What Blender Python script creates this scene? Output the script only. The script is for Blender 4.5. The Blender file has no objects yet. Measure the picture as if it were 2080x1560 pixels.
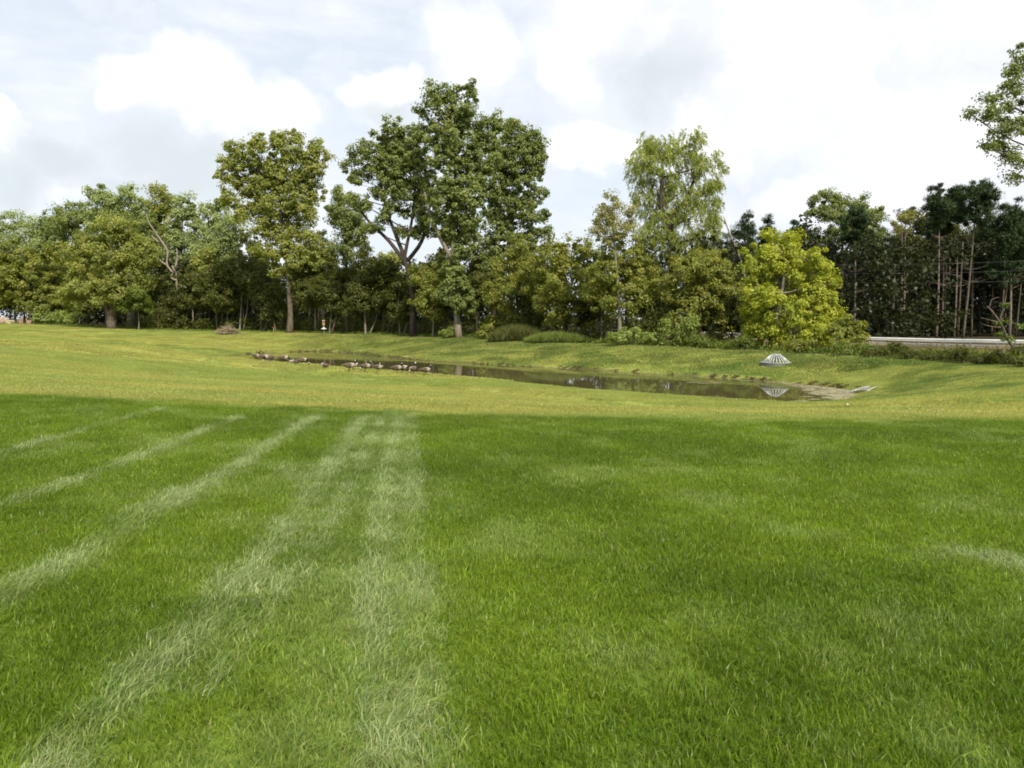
import bpy, math, random
import numpy as np
from mathutils import Vector, Matrix, Euler

random.seed(7)
RNG = np.random.default_rng(7)
S = bpy.context.scene
C = S.collection
R = math.radians

# ------------------------------------------------------------------ camera
F = 1500.0                     # focal length in photograph pixels (2080 wide)
PITCH = math.atan((780 - 648) / F)
CZ = 3.5                       # camera height above the pond's water (water is z = 0)
cam_data = bpy.data.cameras.new('camera')
cam = bpy.data.objects.new('camera', cam_data)
C.objects.link(cam)
cam.location = (0, 0, CZ)
cam.rotation_euler = (math.pi / 2 - PITCH, 0, 0)
cam_data.sensor_width = 36.0
cam_data.lens = 36.0 * F / 2080
cam_data.clip_start = 0.05
cam_data.clip_end = 6000
S.camera = cam

# ------------------------------------------------------------------ light
SUN_EL, SUN_AZ = 47.0, 24.0    # behind the camera, to the right
to_sun = Vector((math.sin(R(SUN_AZ)) * math.cos(R(SUN_EL)), -math.cos(R(SUN_AZ)) * math.cos(R(SUN_EL)), math.sin(R(SUN_EL))))
sd = bpy.data.lights.new('sun', 'SUN')
sd.energy = 2.5
sd.angle = R(1.5)
sd.color = (1.0, 0.93, 0.80)
sun = bpy.data.objects.new('sun', sd)
C.objects.link(sun)
sun.rotation_euler = (-to_sun).to_track_quat('-Z', 'Y').to_euler()
sun.location = to_sun * 60

S.view_settings.view_transform = 'Standard'
S.view_settings.look = 'None'
S.view_settings.exposure = 1.05
S.view_settings.gamma = 1.0
S.view_settings.use_curve_mapping = False
S.cycles.max_bounces = 6
S.cycles.diffuse_bounces = 4
S.cycles.transmission_bounces = 3
S.cycles.glossy_bounces = 2
S.cycles.pixel_filter_type = 'BLACKMAN_HARRIS'
S.cycles.filter_width = 1.8
S.cycles.caustics_reflective = False
S.cycles.caustics_refractive = False


def ray(px, py):
    dx = (px - 1040) / F
    dy = (780 - py) / F
    cp, sp = math.cos(PITCH), math.sin(PITCH)
    return np.array([dx, cp + dy * sp, -sp + dy * cp])


def at_z(px, py, z):
    d = ray(px, py)
    t = (z - CZ) / d[2]
    return np.array([0, 0, CZ]) + d * t


def at_Y(px, py, Y):
    d = ray(px, py)
    return np.array([0, 0, CZ]) + d * (Y / d[1])


class NT:
    """small helper to write node trees"""
    def __init__(self, tree):
        self.t = tree
        tree.nodes.clear()

    def n(self, kind, **kw):
        nd = self.t.nodes.new(kind)
        ins = kw.pop('ins', {})
        for k, v in kw.items():
            setattr(nd, k, v)
        for k, v in ins.items():
            self.set(nd, k, v)
        return nd

    def set(self, nd, k, v):
        sock = nd.inputs[k]
        if isinstance(v, bpy.types.NodeSocket):
            self.t.links.new(v, sock)
        elif isinstance(v, bpy.types.Node):
            self.t.links.new(v.outputs[0], sock)
        else:
            sock.default_value = v

    def math(self, op, a, b=None, clamp=False):
        nd = self.n('ShaderNodeMath', operation=op, use_clamp=clamp)
        self.set(nd, 0, a)
        if b is not None:
            self.set(nd, 1, b)
        return nd.outputs[0]

    def vmath(self, op, a, b=None):
        nd = self.n('ShaderNodeVectorMath', operation=op)
        self.set(nd, 0, a)
        if b is not None:
            self.set(nd, 1, b)
        return nd.outputs['Value'] if op in ('LENGTH', 'DOT_PRODUCT', 'DISTANCE') else nd.outputs[0]

    def mix(self, fac, a, b, blend='MIX'):
        nd = self.n('ShaderNodeMix', data_type='RGBA', blend_type=blend)
        self.set(nd, 0, fac)
        self.set(nd, 6, a)
        self.set(nd, 7, b)
        return nd.outputs[2]

    def remap(self, v, a, b, c=0.0, d=1.0, interp='SMOOTHSTEP'):
        nd = self.n('ShaderNodeMapRange', interpolation_type=interp, clamp=True) if interp == 'LINEAR' else self.n('ShaderNodeMapRange', interpolation_type=interp)
        self.set(nd, 0, v)
        for i, x in enumerate((a, b, c, d)):
            self.set(nd, 1 + i, x)
        return nd.outputs[0]

    def noise(self, vec, scale, detail=4, rough=0.55, w=None):
        nd = self.n('ShaderNodeTexNoise')
        if vec is not None:
            self.set(nd, 'Vector', vec)
        nd.inputs['Scale'].default_value = scale
        nd.inputs['Detail'].default_value = detail
        nd.inputs['Roughness'].default_value = rough
        return nd


# ------------------------------------------------------------------ sky
world = bpy.data.worlds.new('World')
S.world = world
world.use_nodes = True
w = NT(world.node_tree)
sky = w.n('ShaderNodeTexSky', sky_type='NISHITA', sun_disc=False)
sky.sun_elevation = R(SUN_EL)
sky.sun_rotation = R(180 - SUN_AZ)
sky.air_density = 1.0
sky.dust_density = 2.2
sky.ozone_density = 1.0
dirv = w.n('ShaderNodeTexCoord').outputs['Generated']
# soft billowing displacement of the direction, so that the cumulus edges curl
nb = w.noise(dirv, 9.0, 6, 0.55)
off = w.vmath('SCALE', w.vmath('SUBTRACT', nb.outputs['Color'], (0.5, 0.5, 0.5)))
off.node.inputs['Scale'].default_value = 0.14
dd = w.vmath('ADD', dirv, off)


def skydir(px, py):
    v = Vector(ray(px, py))
    return v.normalized()


def blob(px, py, rx, ry, soft=0.45, vec=None):
    c = skydir(px, py)
    rel = w.vmath('SUBTRACT', vec or dd, tuple(c))
    sc = w.vmath('MULTIPLY', rel, (F / rx, F / rx, F / ry))
    return w.remap(w.vmath('LENGTH', sc), 1.0 + soft * .4, 1.0 - soft)


def vmax(items):
    r = items[0]
    for i in items[1:]:
        r = w.math('MAXIMUM', r, i)
    return r


heaps = vmax([blob(285, 165, 85, 62, .5), blob(375, 165, 110, 80, .5), blob(510, 235, 125, 75, .6), blob(755, 195, 88, 66, .5),
              blob(5, 255, 60, 52, .5), blob(960, 100, 120, 70, .8), blob(1440, 290, 120, 80, .6), blob(1230, 300, 150, 52, .7),
              blob(1600, 400, 100, 50, .7), blob(1180, 130, 90, 110, .8), blob(170, 390, 80, 26, .8), blob(420, 395, 110, 24, .8), blob(220, 240, 20, 16, .6)])
veil = vmax([blob(1650, 110, 520, 210, .9), blob(1950, 260, 330, 260, .9), blob(1300, 60, 260, 120, .9), blob(1700, 420, 420, 60, .9)])
under = vmax([blob(400, 320, 260, 95, .9), blob(150, 320, 140, 60, .9), blob(1330, 180, 120, 85, .95), blob(330, 385, 220, 45, .9), blob(780, 245, 110, 34, .9), blob(40, 340, 110, 60, .9)])
# the rest of the sky goes on as broken cloud of the same kind
wide = w.noise(w.vmath('MULTIPLY', dd, (1.0, 1.0, 2.2)), 2.6, 6, 0.6)
broken = w.remap(wide.outputs['Fac'], 0.46, 0.72)
thin = w.remap(w.noise(w.vmath('MULTIPLY', dirv, (1, 1, 4.0)), 3.5, 7, 0.65).outputs['Fac'], 0.35, 0.75)
cl = vmax([heaps, w.math('MULTIPLY', veil, 0.8), w.math('MULTIPLY', broken, 0.6), w.math('MULTIPLY', thin, 0.5)])
skyc = w.mix(0.86, sky.outputs[0], (4.0, 4.32, 4.68, 1))          # high thin haze over the blue
puff = w.remap(w.noise(dd, 6.0, 6, 0.62).outputs['Fac'], 0.30, 0.62)   # billows: sunlit heads and greyer hollows
sunlit = w.mix(puff, (4.75, 4.8, 4.95, 1), (6.3, 6.2, 6.2, 1))
white = w.mix(w.math('MULTIPLY', under, 0.9), sunlit, (3.45, 3.85, 4.05, 1))
cover = w.math('MAXIMUM', cl, w.math('MULTIPLY', under, 0.9))
allc = w.mix(cover, skyc, white)
bg = w.n('ShaderNodeBackground', ins={'Color': allc, 'Strength': 0.1})
w.n('ShaderNodeOutputWorld', ins={'Surface': bg})

# ------------------------------------------------------------------ materials
MATS = {}


def newmat(name):
    m = bpy.data.materials.new(name)
    m.use_nodes = True
    MATS[name] = m
    return m, NT(m.node_tree)


def simple(name, col, rough=0.7, metal=0.0, var=0.25, scale=12.0, bump=0.0, stretch=(1, 1, 1), col2=None, spec=0.3):
    m, t = newmat(name)
    co = t.n('ShaderNodeTexCoord').outputs['Object']
    v = t.vmath('MULTIPLY', co, stretch)
    nz = t.noise(v, scale, 5, 0.6)
    a = tuple(c * (1 - var) for c in col) + (1,)
    b = tuple(min(1, c * (1 + var)) for c in (col2 or col)) + (1,)
    mixc = t.mix(t.remap(nz.outputs['Fac'], .3, .7), a, b)
    p = t.n('ShaderNodeBsdfPrincipled', ins={'Base Color': mixc, 'Roughness': rough, 'Metallic': metal, 'Specular IOR Level': spec})
    if bump:
        bp = t.n('ShaderNodeBump', ins={'Height': nz.outputs['Fac'], 'Strength': 1.0, 'Distance': bump})
        t.set(p, 'Normal', bp.outputs[0])
    t.n('ShaderNodeOutputMaterial', ins={'Surface': p})
    return m


def leafmat(name, ca, cb, trans=0.38, tcol=None):
    m, t = newmat(name)
    rn = t.n('ShaderNodeAttribute', attribute_name='rnd').outputs['Fac']
    col = t.mix(rn, ca + (1,), cb + (1,))
    d = t.n('ShaderNodeBsdfDiffuse', ins={'Color': col})
    tc = t.mix(1.0, col, (tcol or (1.25, 1.3, 0.55)) + (1,), 'MULTIPLY')
    tr = t.n('ShaderNodeBsdfTranslucent', ins={'Color': tc})
    g = t.n('ShaderNodeBsdfGlossy', ins={'Color': (.8, .85, .8, 1), 'Roughness': 0.45})
    m1 = t.n('ShaderNodeMixShader', ins={0: trans, 1: d, 2: tr})
    m2 = t.n('ShaderNodeMixShader', ins={0: 0.02, 1: m1, 2: g})
    t.n('ShaderNodeOutputMaterial', ins={'Surface': m2})
    return m


def grassmat(name, trans=0.42, gloss=0.018):
    m, t = newmat(name)
    ic = t.n('ShaderNodeAttribute', attribute_name='col', attribute_type='INSTANCER').outputs['Color']
    rn = t.n('ShaderNodeAttribute', attribute_name='rnd').outputs['Fac']
    lo = t.mix(1.0, ic, (0.62, 0.72, 0.6, 1), 'MULTIPLY')
    hi = t.mix(1.0, ic, (1.5, 1.32, 1.5, 1), 'MULTIPLY')
    col = t.mix(t.remap(rn, 0, .93, 0, 1, 'LINEAR'), lo, hi)
    col = t.mix(t.remap(rn, .86, .87, 0, .55, 'LINEAR'), col, t.mix(1.0, ic, (2.2, 1.85, 2.4, 1), 'MULTIPLY'))
    straw = t.remap(rn, .965, .975, 0, 1, 'LINEAR')
    col = t.mix(straw, col, (0.30, 0.26, 0.11, 1))
    d = t.n('ShaderNodeBsdfDiffuse', ins={'Color': col})
    tc = t.mix(1.0, col, (1.2, 1.25, 0.6, 1), 'MULTIPLY')
    tr = t.n('ShaderNodeBsdfTranslucent', ins={'Color': tc})
    g = t.n('ShaderNodeBsdfGlossy', ins={'Color': (.85, .9, .85, 1), 'Roughness': 0.38})
    m1 = t.n('ShaderNodeMixShader', ins={0: trans, 1: d, 2: tr})
    m2 = t.n('ShaderNodeMixShader', ins={0: gloss, 1: m1, 2: g})
    t.n('ShaderNodeOutputMaterial', ins={'Surface': m2})
    return m


grassmat('grass')
leafmat('cottonwood_leaf', (0.102, 0.149, 0.037), (0.312, 0.339, 0.104))
leafmat('cottonwood_light', (0.155, 0.192, 0.040), (0.411, 0.410, 0.100))
leafmat('far_leaf', (0.179, 0.231, 0.091), (0.402, 0.451, 0.175))
leafmat('boxelder_leaf', (0.119, 0.150, 0.028), (0.356, 0.351, 0.063))
leafmat('elder_yellow', (0.192, 0.243, 0.025), (0.522, 0.530, 0.060))
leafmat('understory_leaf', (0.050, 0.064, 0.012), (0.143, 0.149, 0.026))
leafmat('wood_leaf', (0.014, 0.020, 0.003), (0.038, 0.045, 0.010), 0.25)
leafmat('willow_leaf', (0.188, 0.234, 0.047), (0.443, 0.466, 0.124))
leafmat('pine_needle', (0.021, 0.043, 0.016), (0.070, 0.104, 0.035), 0.15)
leafmat('bronze_leaf', (0.184, 0.189, 0.058), (0.414, 0.387, 0.147))
leafmat('weed_leaf', (0.070, 0.111, 0.017), (0.214, 0.258, 0.041))
leafmat('weed_pale', (0.150, 0.198, 0.046), (0.355, 0.412, 0.096))
leafmat('dry_grass', (0.253, 0.207, 0.096), (0.475, 0.396, 0.190), 0.2)
leafmat('shore_weed', (0.058, 0.056, 0.019), (0.199, 0.158, 0.053), 0.2)
leafmat('gloom_leaf', (0.014, 0.017, 0.008), (0.040, 0.044, 0.020), 0.2)  # shade inside the pine stand, put into the leaf colour
leafmat('dead_leaf', (0.207, 0.133, 0.063), (0.412, 0.300, 0.158), 0.2)
simple('bark', (0.120, 0.096, 0.070), .9, 0, .45, 3.0, .03, (3, 3, .5))
simple('bark_dark', (0.060, 0.047, 0.036), .9, 0, .45, 3.0, .03, (3, 3, .5))
simple('bark_pale', (0.210, 0.182, 0.140), .9, 0, .35, 3.0, .02, (3, 3, .5))
simple('bark_pine', (0.129, 0.099, 0.078), .9, 0, .45, 4.0, .02, (3, 3, .6), (.20, .15, .12))
simple('deadwood', (0.268, 0.223, 0.178), .85, 0, .35, 4.0, .01, (3, 3, .5))
simple('galvanised', (.58, .59, .58), .45, .55, .12, 8, .002, spec=.5)
simple('rail_steel', (.78, .78, .75), .5, .15, .08, 3, 0, spec=.4)
simple('post_steel', (.35, .34, .31), .6, .3, .2, 6)
simple('concrete', (.17, .17, .155), .9, 0, .25, 6, .006)
simple('cedar', (0.336, 0.216, 0.112), .8, 0, .25, 8, .003, (1, 1, .2))
simple('brushwood', (.30, .245, .185), .9, 0, .4, 6, .005)
simple('cedar_dark', (.22, .12, .065), .8, 0, .25, 8, .003)
simple('pale_wood', (0.434, 0.350, 0.231), .8, 0, .2, 6, .003)
simple('pink_stone', (0.364, 0.266, 0.210), .9, 0, .25, 3, .02)
simple('buff_stone', (0.392, 0.343, 0.210), .9, 0, .25, 3, .02)
simple('grey_stone', (.42, .42, .39), .9, 0, .3, 3, .02)
simple('brown_stone', (.26, .17, .12), .9, 0, .3, 3, .02)
simple('white_plastic', (0.600, 0.592, 0.560), .5, 0, .05, 4)
simple('red_plastic', (.45, .05, .03), .5, 0, .1, 4)
simple('asphalt', (.11, .11, .105), .9, 0, .2, 30, .003)
simple('gravel', (.34, .29, .23), .95, 0, .35, 20, .01)
simple('roadpaint', (.78, .77, .72), .8, 0, .1, 10)
simple('siding', (.72, .70, .65), .8, 0, .06, 4)
simple('shingle', (.12, .11, .10), .9, 0, .3, 14, .005)
simple('trim', (.75, .75, .72), .6, 0, .05, 4)
simple('goose_brown', (0.074, 0.053, 0.037), .85, 0, .38, 14, .004, (1, 3, 1), (.145, .105, .075))
simple('goose_breast', (.33, .285, .23), .85, 0, .15, 14)
simple('goose_white', (.62, .60, .56), .85, 0, .05, 8)
simple('goose_black', (.014, .013, .013), .6, 0, .2, 12)
simple('goose_leg', (.03, .03, .028), .6, 0, .2, 12)
simple('wire', (.16, .16, .16), .5, .2, .05, 4)
simple('scum', (.190, .165, .090), .9, 0, .35, 5, .004, (1, 1, 1), (.26, .235, .14))
simple('litter', (.85, .85, .84), .6, 0, .03, 4)
m, t = newmat('glass_dark')
p = t.n('ShaderNodeBsdfPrincipled', ins={'Base Color': (.03, .04, .05, 1), 'Roughness': .05})
t.n('ShaderNodeOutputMaterial', ins={'Surface': p})

m, t = newmat('water')
co = t.n('ShaderNodeTexCoord').outputs['Object']
nz = t.noise(t.vmath('MULTIPLY', co, (1.0, 2.2, 1)), 2.2, 3, .5)
nz2 = t.noise(co, .35, 3, .5)
rough = t.remap(nz2.outputs['Fac'], .35, .7, .015, .045)
bp = t.n('ShaderNodeBump', ins={'Height': nz.outputs['Fac'], 'Strength': .3, 'Distance': .0015})
p = t.n('ShaderNodeBsdfPrincipled', ins={'Base Color': (.085, .075, .030, 1), 'Roughness': rough, 'IOR': 1.33, 'Normal': bp.outputs[0]})
t.n('ShaderNodeOutputMaterial', ins={'Surface': p})

m, t = newmat('soil')
gc = t.n('ShaderNodeAttribute', attribute_name='col').outputs['Color']
co = t.n('ShaderNodeTexCoord').outputs['Object']
nz = t.noise(co, 7.0, 6, .7)
nz2 = t.noise(t.vmath('MULTIPLY', co, (1, 1, 1)), 40.0, 3, .6)
v = t.math('ADD', t.math('MULTIPLY', nz.outputs['Fac'], .6), t.math('MULTIPLY', nz2.outputs['Fac'], .4))
colr = t.mix(t.remap(v, .3, .7), t.mix(1.0, gc, (.55, .6, .55, 1), 'MULTIPLY'), t.mix(1.0, gc, (1.25, 1.2, 1.2, 1), 'MULTIPLY'))
bp = t.n('ShaderNodeBump', ins={'Height': v, 'Strength': 1.0, 'Distance': .05})
p = t.n('ShaderNodeBsdfPrincipled', ins={'Base Color': colr, 'Roughness': .95, 'Specular IOR Level': .1, 'Normal': bp.outputs[0]})
t.n('ShaderNodeOutputMaterial', ins={'Surface': p})


# ------------------------------------------------------------------ mesh helpers
def make_mesh(name, V, quads=None, tris=None, mats=(), attrs=None, smooth=False, midx=None):
    V = np.asarray(V, dtype=np.float32).reshape(-1, 3)
    me = bpy.data.meshes.new(name)
    nq = 0 if quads is None else len(quads)
    nt = 0 if tris is None else len(tris)
    loops = []
    if nq:
        loops.append(np.asarray(quads, dtype=np.int32).ravel())
    if nt:
        loops.append(np.asarray(tris, dtype=np.int32).ravel())
    loops = np.concatenate(loops) if loops else np.zeros(0, np.int32)
    tot = np.concatenate([np.full(nq, 4, np.int32), np.full(nt, 3, np.int32)])
    start = np.concatenate([[0], np.cumsum(tot)[:-1]]).astype(np.int32) if len(tot) else np.zeros(0, np.int32)
    me.vertices.add(len(V))
    me.vertices.foreach_set('co', V.ravel())
    if len(tot):
        me.loops.add(len(loops))
        me.loops.foreach_set('vertex_index', loops)
        me.polygons.add(len(tot))
        me.polygons.foreach_set('loop_start', start)
        me.polygons.foreach_set('loop_total', tot)
        if midx is not None:
            me.polygons.foreach_set('material_index', np.asarray(midx, np.int32))
        me.polygons.foreach_set('use_smooth', np.full(len(tot), bool(smooth)))
    for m in mats:
        me.materials.append(MATS[m])
    for k, (typ, arr) in (attrs or {}).items():
        a = me.attributes.new(k, typ, 'POINT')
        key = {'FLOAT': 'value', 'INT': 'value', 'FLOAT_VECTOR': 'vector', 'FLOAT_COLOR': 'color'}[typ]
        a.data.foreach_set(key, np.ascontiguousarray(arr).ravel())
    me.update(calc_edges=True)
    return me


def obj(name, me, parent=None, loc=None, rot=None):
    o = bpy.data.objects.new(name, me)
    C.objects.link(o)
    if parent is not None:
        o.parent = parent
    if loc is not None:
        o.location = loc
    if rot is not None:
        o.rotation_euler = rot
    return o


def tag(o, label, cat, group=None):
    o['label'] = label
    o['category'] = cat
    if group:
        o['group'] = group
    return o


def thing(name, label, cat, loc=(0, 0, 0), rot=(0, 0, 0), group=None):
    o = bpy.data.objects.new(name, None)
    o.empty_display_size = .3
    C.objects.link(o)
    o.location = loc
    o.rotation_euler = rot
    return tag(o, label, cat, group)


class MB:
    """collects shapes into one mesh"""
    def __init__(self):
        self.V, self.Q, self.T, self.n = [], [], [], 0
        self.mq, self.mt = [], []

    def add(self, V, Q=None, T=None, mi=0):
        V = np.asarray(V, float).reshape(-1, 3)
        if Q is not None and len(Q):
            self.Q.append(np.asarray(Q) + self.n)
            self.mq.append(np.full(len(Q), mi))
        if T is not None and len(T):
            self.T.append(np.asarray(T) + self.n)
            self.mt.append(np.full(len(T), mi))
        self.V.append(V)
        self.n += len(V)

    def tube(self, pts, rad, sides=7, mi=0, jitter=0.0):
        pts = np.asarray(pts, float)
        n = len(pts)
        rad = np.broadcast_to(np.asarray(rad, float), (n,))
        tan = np.gradient(pts, axis=0)
        tan /= np.linalg.norm(tan, axis=1)[:, None] + 1e-9
        ref = np.array([0.31, 0.95, 0.05]) if abs(tan[0][2]) > .5 else np.array([0.05, 0.1, 1.0])
        u = np.cross(tan, ref)
        u /= np.linalg.norm(u, axis=1)[:, None] + 1e-9
        v = np.cross(tan, u)
        a = np.linspace(0, 2 * math.pi, sides, endpoint=False)
        ring = np.cos(a)[None, :, None] * u[:, None, :] + np.sin(a)[None, :, None] * v[:, None, :]
        rr = rad[:, None, None] * (1 + (RNG.random((n, sides, 1)) - .5) * 2 * jitter)
        V = (pts[:, None, :] + ring * rr).reshape(-1, 3)
        i = np.arange(n - 1)[:, None] * sides
        j = np.arange(sides)[None, :]
        k = (j + 1) % sides
        Q = np.stack([i + j, i + k, i + sides + k, i + sides + j], -1).reshape(-1, 4)
        V = np.vstack([V, pts[:1], pts[-1:]])
        c0, c1 = n * sides, n * sides + 1
        jj = np.arange(sides)
        kk = (jj + 1) % sides
        T = np.vstack([np.stack([kk, jj, np.full(sides, c0)], -1),
                       np.stack([(n - 1) * sides + jj, (n - 1) * sides + kk, np.full(sides, c1)], -1)])
        self.add(V, Q, T, mi)

    def box(self, c, s, rot=None, mi=0):
        c, s = np.asarray(c, float), np.asarray(s, float) / 2
        V = np.array([[x, y, z] for x in (-1, 1) for y in (-1, 1) for z in (-1, 1)], float) * s
        if rot is not None:
            V = V @ np.array(Euler(rot).to_matrix()).T
        Q = [[0, 1, 3, 2], [4, 6, 7, 5], [0, 4, 5, 1], [2, 3, 7, 6], [0, 2, 6, 4], [1, 5, 7, 3]]
        self.add(V + c, Q, None, mi)

    def mesh(self, name, mats, smooth=False, attrs=None):
        V = np.vstack(self.V)
        q = np.vstack(self.Q) if self.Q else None
        t_ = np.vstack(self.T) if self.T else None
        mi = np.concatenate((self.mq or [np.zeros(0)]) + (self.mt or [np.zeros(0)]))
        return make_mesh(name, V, q, t_, mats, attrs, smooth, mi)


# ------------------------------------------------------------------ numpy noise
_tab = np.random.default_rng(3).random((256, 256))


def vnoise(x, y):
    xi, yi = np.floor(x).astype(int), np.floor(y).astype(int)
    fx, fy = x - xi, y - yi
    fx, fy = fx * fx * (3 - 2 * fx), fy * fy * (3 - 2 * fy)
    g = lambda a, b: _tab[a & 255, b & 255]
    return (g(xi, yi) * (1 - fx) + g(xi + 1, yi) * fx) * (1 - fy) + (g(xi, yi + 1) * (1 - fx) + g(xi + 1, yi + 1) * fx) * fy


def fbm(x, y, sc, octv=4):
    s, a, tot = 0, 1, 0
    for i in range(octv):
        s = s + a * vnoise(x * sc + 17.3 * i, y * sc + 5.1 * i)
        tot += a
        a *= .55
        sc *= 2.1
    return s / tot


def sstep(a, b, x):
    u = np.clip((x - a) / (b - a), 0, 1)
    return u * u * (3 - 2 * u)


# ------------------------------------------------------------------ terrain
far_px = [(500, 719.5), (560, 716), (650, 714), (720, 718), (800, 727), (900, 735), (1000, 741), (1100, 746), (1200, 752), (1300, 757),
          (1400, 764), (1500, 771), (1600, 778), (1700, 789), (1738, 799)]
near_px = [(1710, 812), (1660, 819), (1560, 818), (1400, 807), (1200, 793), (1000, 773), (880, 763), (700, 748), (600, 739.5), (500, 731), (428, 724)]
shore = np.array([at_z(x, y, 0)[:2] for x, y in far_px + near_px])


def densify(P, step=.5, closed=True):
    out = []
    n = len(P)
    for i in range(n if closed else n - 1):
        # Catmull-Rom between the traced points
        if closed:
            p0, p1, p2, p3 = P[i - 1], P[i], P[(i + 1) % n], P[(i + 2) % n]
        else:
            p0, p1, p2, p3 = P[max(i - 1, 0)], P[i], P[i + 1], P[min(i + 2, n - 1)]
        m_ = max(2, int(np.linalg.norm(p2 - p1) / step))
        for k in range(m_):
            t_ = k / m_
            out.append(.5 * ((2 * p1) + (p2 - p0) * t_ + (2 * p0 - 5 * p1 + 4 * p2 - p3) * t_ ** 2 + (3 * p1 - p0 - 3 * p2 + p3) * t_ ** 3))
    if not closed:
        out.append(P[-1])
    return np.array(out)


SH = densify(shore, .6)
SH += (np.stack([fbm(SH[:, 0], SH[:, 1], .9, 3), fbm(SH[:, 1] + 40, SH[:, 0], .9, 3)], -1) - .5) * .55
SHa, SHb = SH, np.roll(SH, -1, 0)


def pond_dist(x, y):
    """signed distance to the shoreline, negative in the water"""
    x, y = np.asarray(x, float).ravel(), np.asarray(y, float).ravel()
    best = np.full(len(x), 1e9)
    inside = np.zeros(len(x), bool)
    m_ = (x > -60) & (x < 50) & (y > 5) & (y < 115)
    idx = np.where(m_)[0]
    for ch in np.array_split(idx, max(1, len(idx) // 8000 + 1)):
        if not len(ch):
            continue
        P = np.stack([x[ch], y[ch]], -1)[:, None, :]
        d = SHb - SHa
        tt = np.clip(((P - SHa) * d).sum(-1) / (d * d).sum(-1), 0, 1)
        q = SHa + tt[..., None] * d
        best[ch] = np.sqrt(((P - q) ** 2).sum(-1)).min(1)
        yy = P[..., 1]
        cond = (SHa[:, 1] > yy) != (SHb[:, 1] > yy)
        xc = (SHb[:, 0] - SHa[:, 0]) * (yy - SHa[:, 1]) / (SHb[:, 1] - SHa[:, 1] + 1e-12) + SHa[:, 0]
        inside[ch] = (cond & (P[..., 0] < xc)).sum(1) % 2 == 1
    return np.where(inside, -best, best)


CREST = np.array([at_Y(x, y, Y) for x, y, Y in
                  [(2300, 752, 29), (2080, 742, 35), (1800, 727, 43), (1585, 716, 52), (1300, 702, 61), (1100, 694, 71), (930, 687, 81), (760, 682, 90),
                   (600, 677, 98), (430, 673, 105), (220, 667, 112), (0, 656, 120), (-250, 650, 130)]])
ctrl = [(0, 0, 1.9), (-12, 0, 2.15), (12, 0, 1.85), (0, -12, 1.95), (-25, -12, 2.2), (25, -12, 1.8), (0, 6, 1.87), (-40, 10, 2.3), (45, 10, 1.5),
        (-60, -40, 2.2), (60, -40, 1.8)]
for x, y, Y in [(0, 803, 13), (430, 823, 13), (850, 842, 13), (1500, 852, 13), (2080, 852, 13.1), (0, 720, 31), (0, 690, 54), (0, 670, 88), (200, 700, 60),
                (200, 680, 94), (300, 760, 32), (2080, 800, 22), (1800, 798, 30), (-300, 690, 54), (560, 780, 30), (1585, 745, 45), (1000, 805, 27), (1500, 830, 25)]:
    ctrl.append(tuple(at_Y(x, y, Y)))
for p_ in shore[::2]:
    ctrl.append((p_[0], p_[1], .12))
for i, p_ in enumerate(CREST):
    ctrl.append(tuple(p_))
    nd = np.array([.62, .78])
    drop = .45 if i < 6 else .1
    q = p_[:2] + nd * 11
    ctrl.append((q[0], q[1], p_[2] - drop))
    q = p_[:2] + nd * 38
    if i > 6:
        ctrl.append((q[0], q[1], p_[2] - drop))
for q in [(51, 53, .95), (43, 62, .95), (33.6, 72, 1.0), (24.6, 84, 1.2), (7.7, 105, 1.5), (52, 72, .95), (43, 82, 1.0), (60, 100, 1.1), (45, 120, 1.2), (90, 90, 1.0)]:
    ctrl.append(q)
ctrl = np.array(ctrl)


def _phi(r2):
    return r2 * np.log(np.sqrt(r2) + 1e-9)


_cx = ctrl[:, :2] / 50
_D = ((_cx[:, None] - _cx[None]) ** 2).sum(-1)
_n = len(_cx)
_A = np.zeros((_n + 3, _n + 3))
_A[:_n, :_n] = _phi(_D) + np.eye(_n) * 2e-3
_A[:_n, _n] = 1
_A[:_n, _n + 1:] = _cx
_A[_n:, :_n] = _A[:_n, _n:].T
_W = np.linalg.solve(_A, np.concatenate([ctrl[:, 2], [0, 0, 0]]))


def zfun(x, y):
    shp = np.shape(x)
    x, y = np.asarray(x, float).ravel(), np.asarray(y, float).ravel()
    out = np.empty(len(x))
    P = np.stack([np.clip(x, -150, 150), np.clip(y, -60, 170)], -1) / 50
    for ch in np.array_split(np.arange(len(x)), len(x) // 20000 + 1):
        D = ((P[ch][:, None] - _cx[None]) ** 2).sum(-1)
        out[ch] = _phi(D) @ _W[:_n] + _W[_n] + P[ch] @ _W[_n + 1:]
    out = np.clip(out, -.2, 3.3)
    r = np.hypot(x, y - 40)
    out = out + (1.7 - out) * sstep(110, 170, r)
    d = pond_dist(x, y)
    out = out + (fbm(x, y, .35, 3) - .5) * (.02 + .09 * sstep(18, 30, y)) * sstep(0, 3, np.abs(d))
    far = y > 34 + (x + 2) * -0.9          # rough split: the far bank has a small eroded step
    step = np.where(far, .12, .04)
    bank = step * sstep(0, 1.0, d) + np.where(far, .045, .022) * np.clip(d, 0, 12)
    k = np.where(far, sstep(.2, 5, d), sstep(.5, 13, d))
    out = np.where(d > 0, bank * (1 - k) + np.maximum(out, .12) * k, -np.clip(-d * .4, .02, .9))
    return out.reshape(shp)


def zat(x, y):
    return float(zfun(np.array([x]), np.array([y]))[0])


_ts = np.concatenate([np.arange(2, 40, .05), np.arange(40, 170, .15)])


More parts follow.
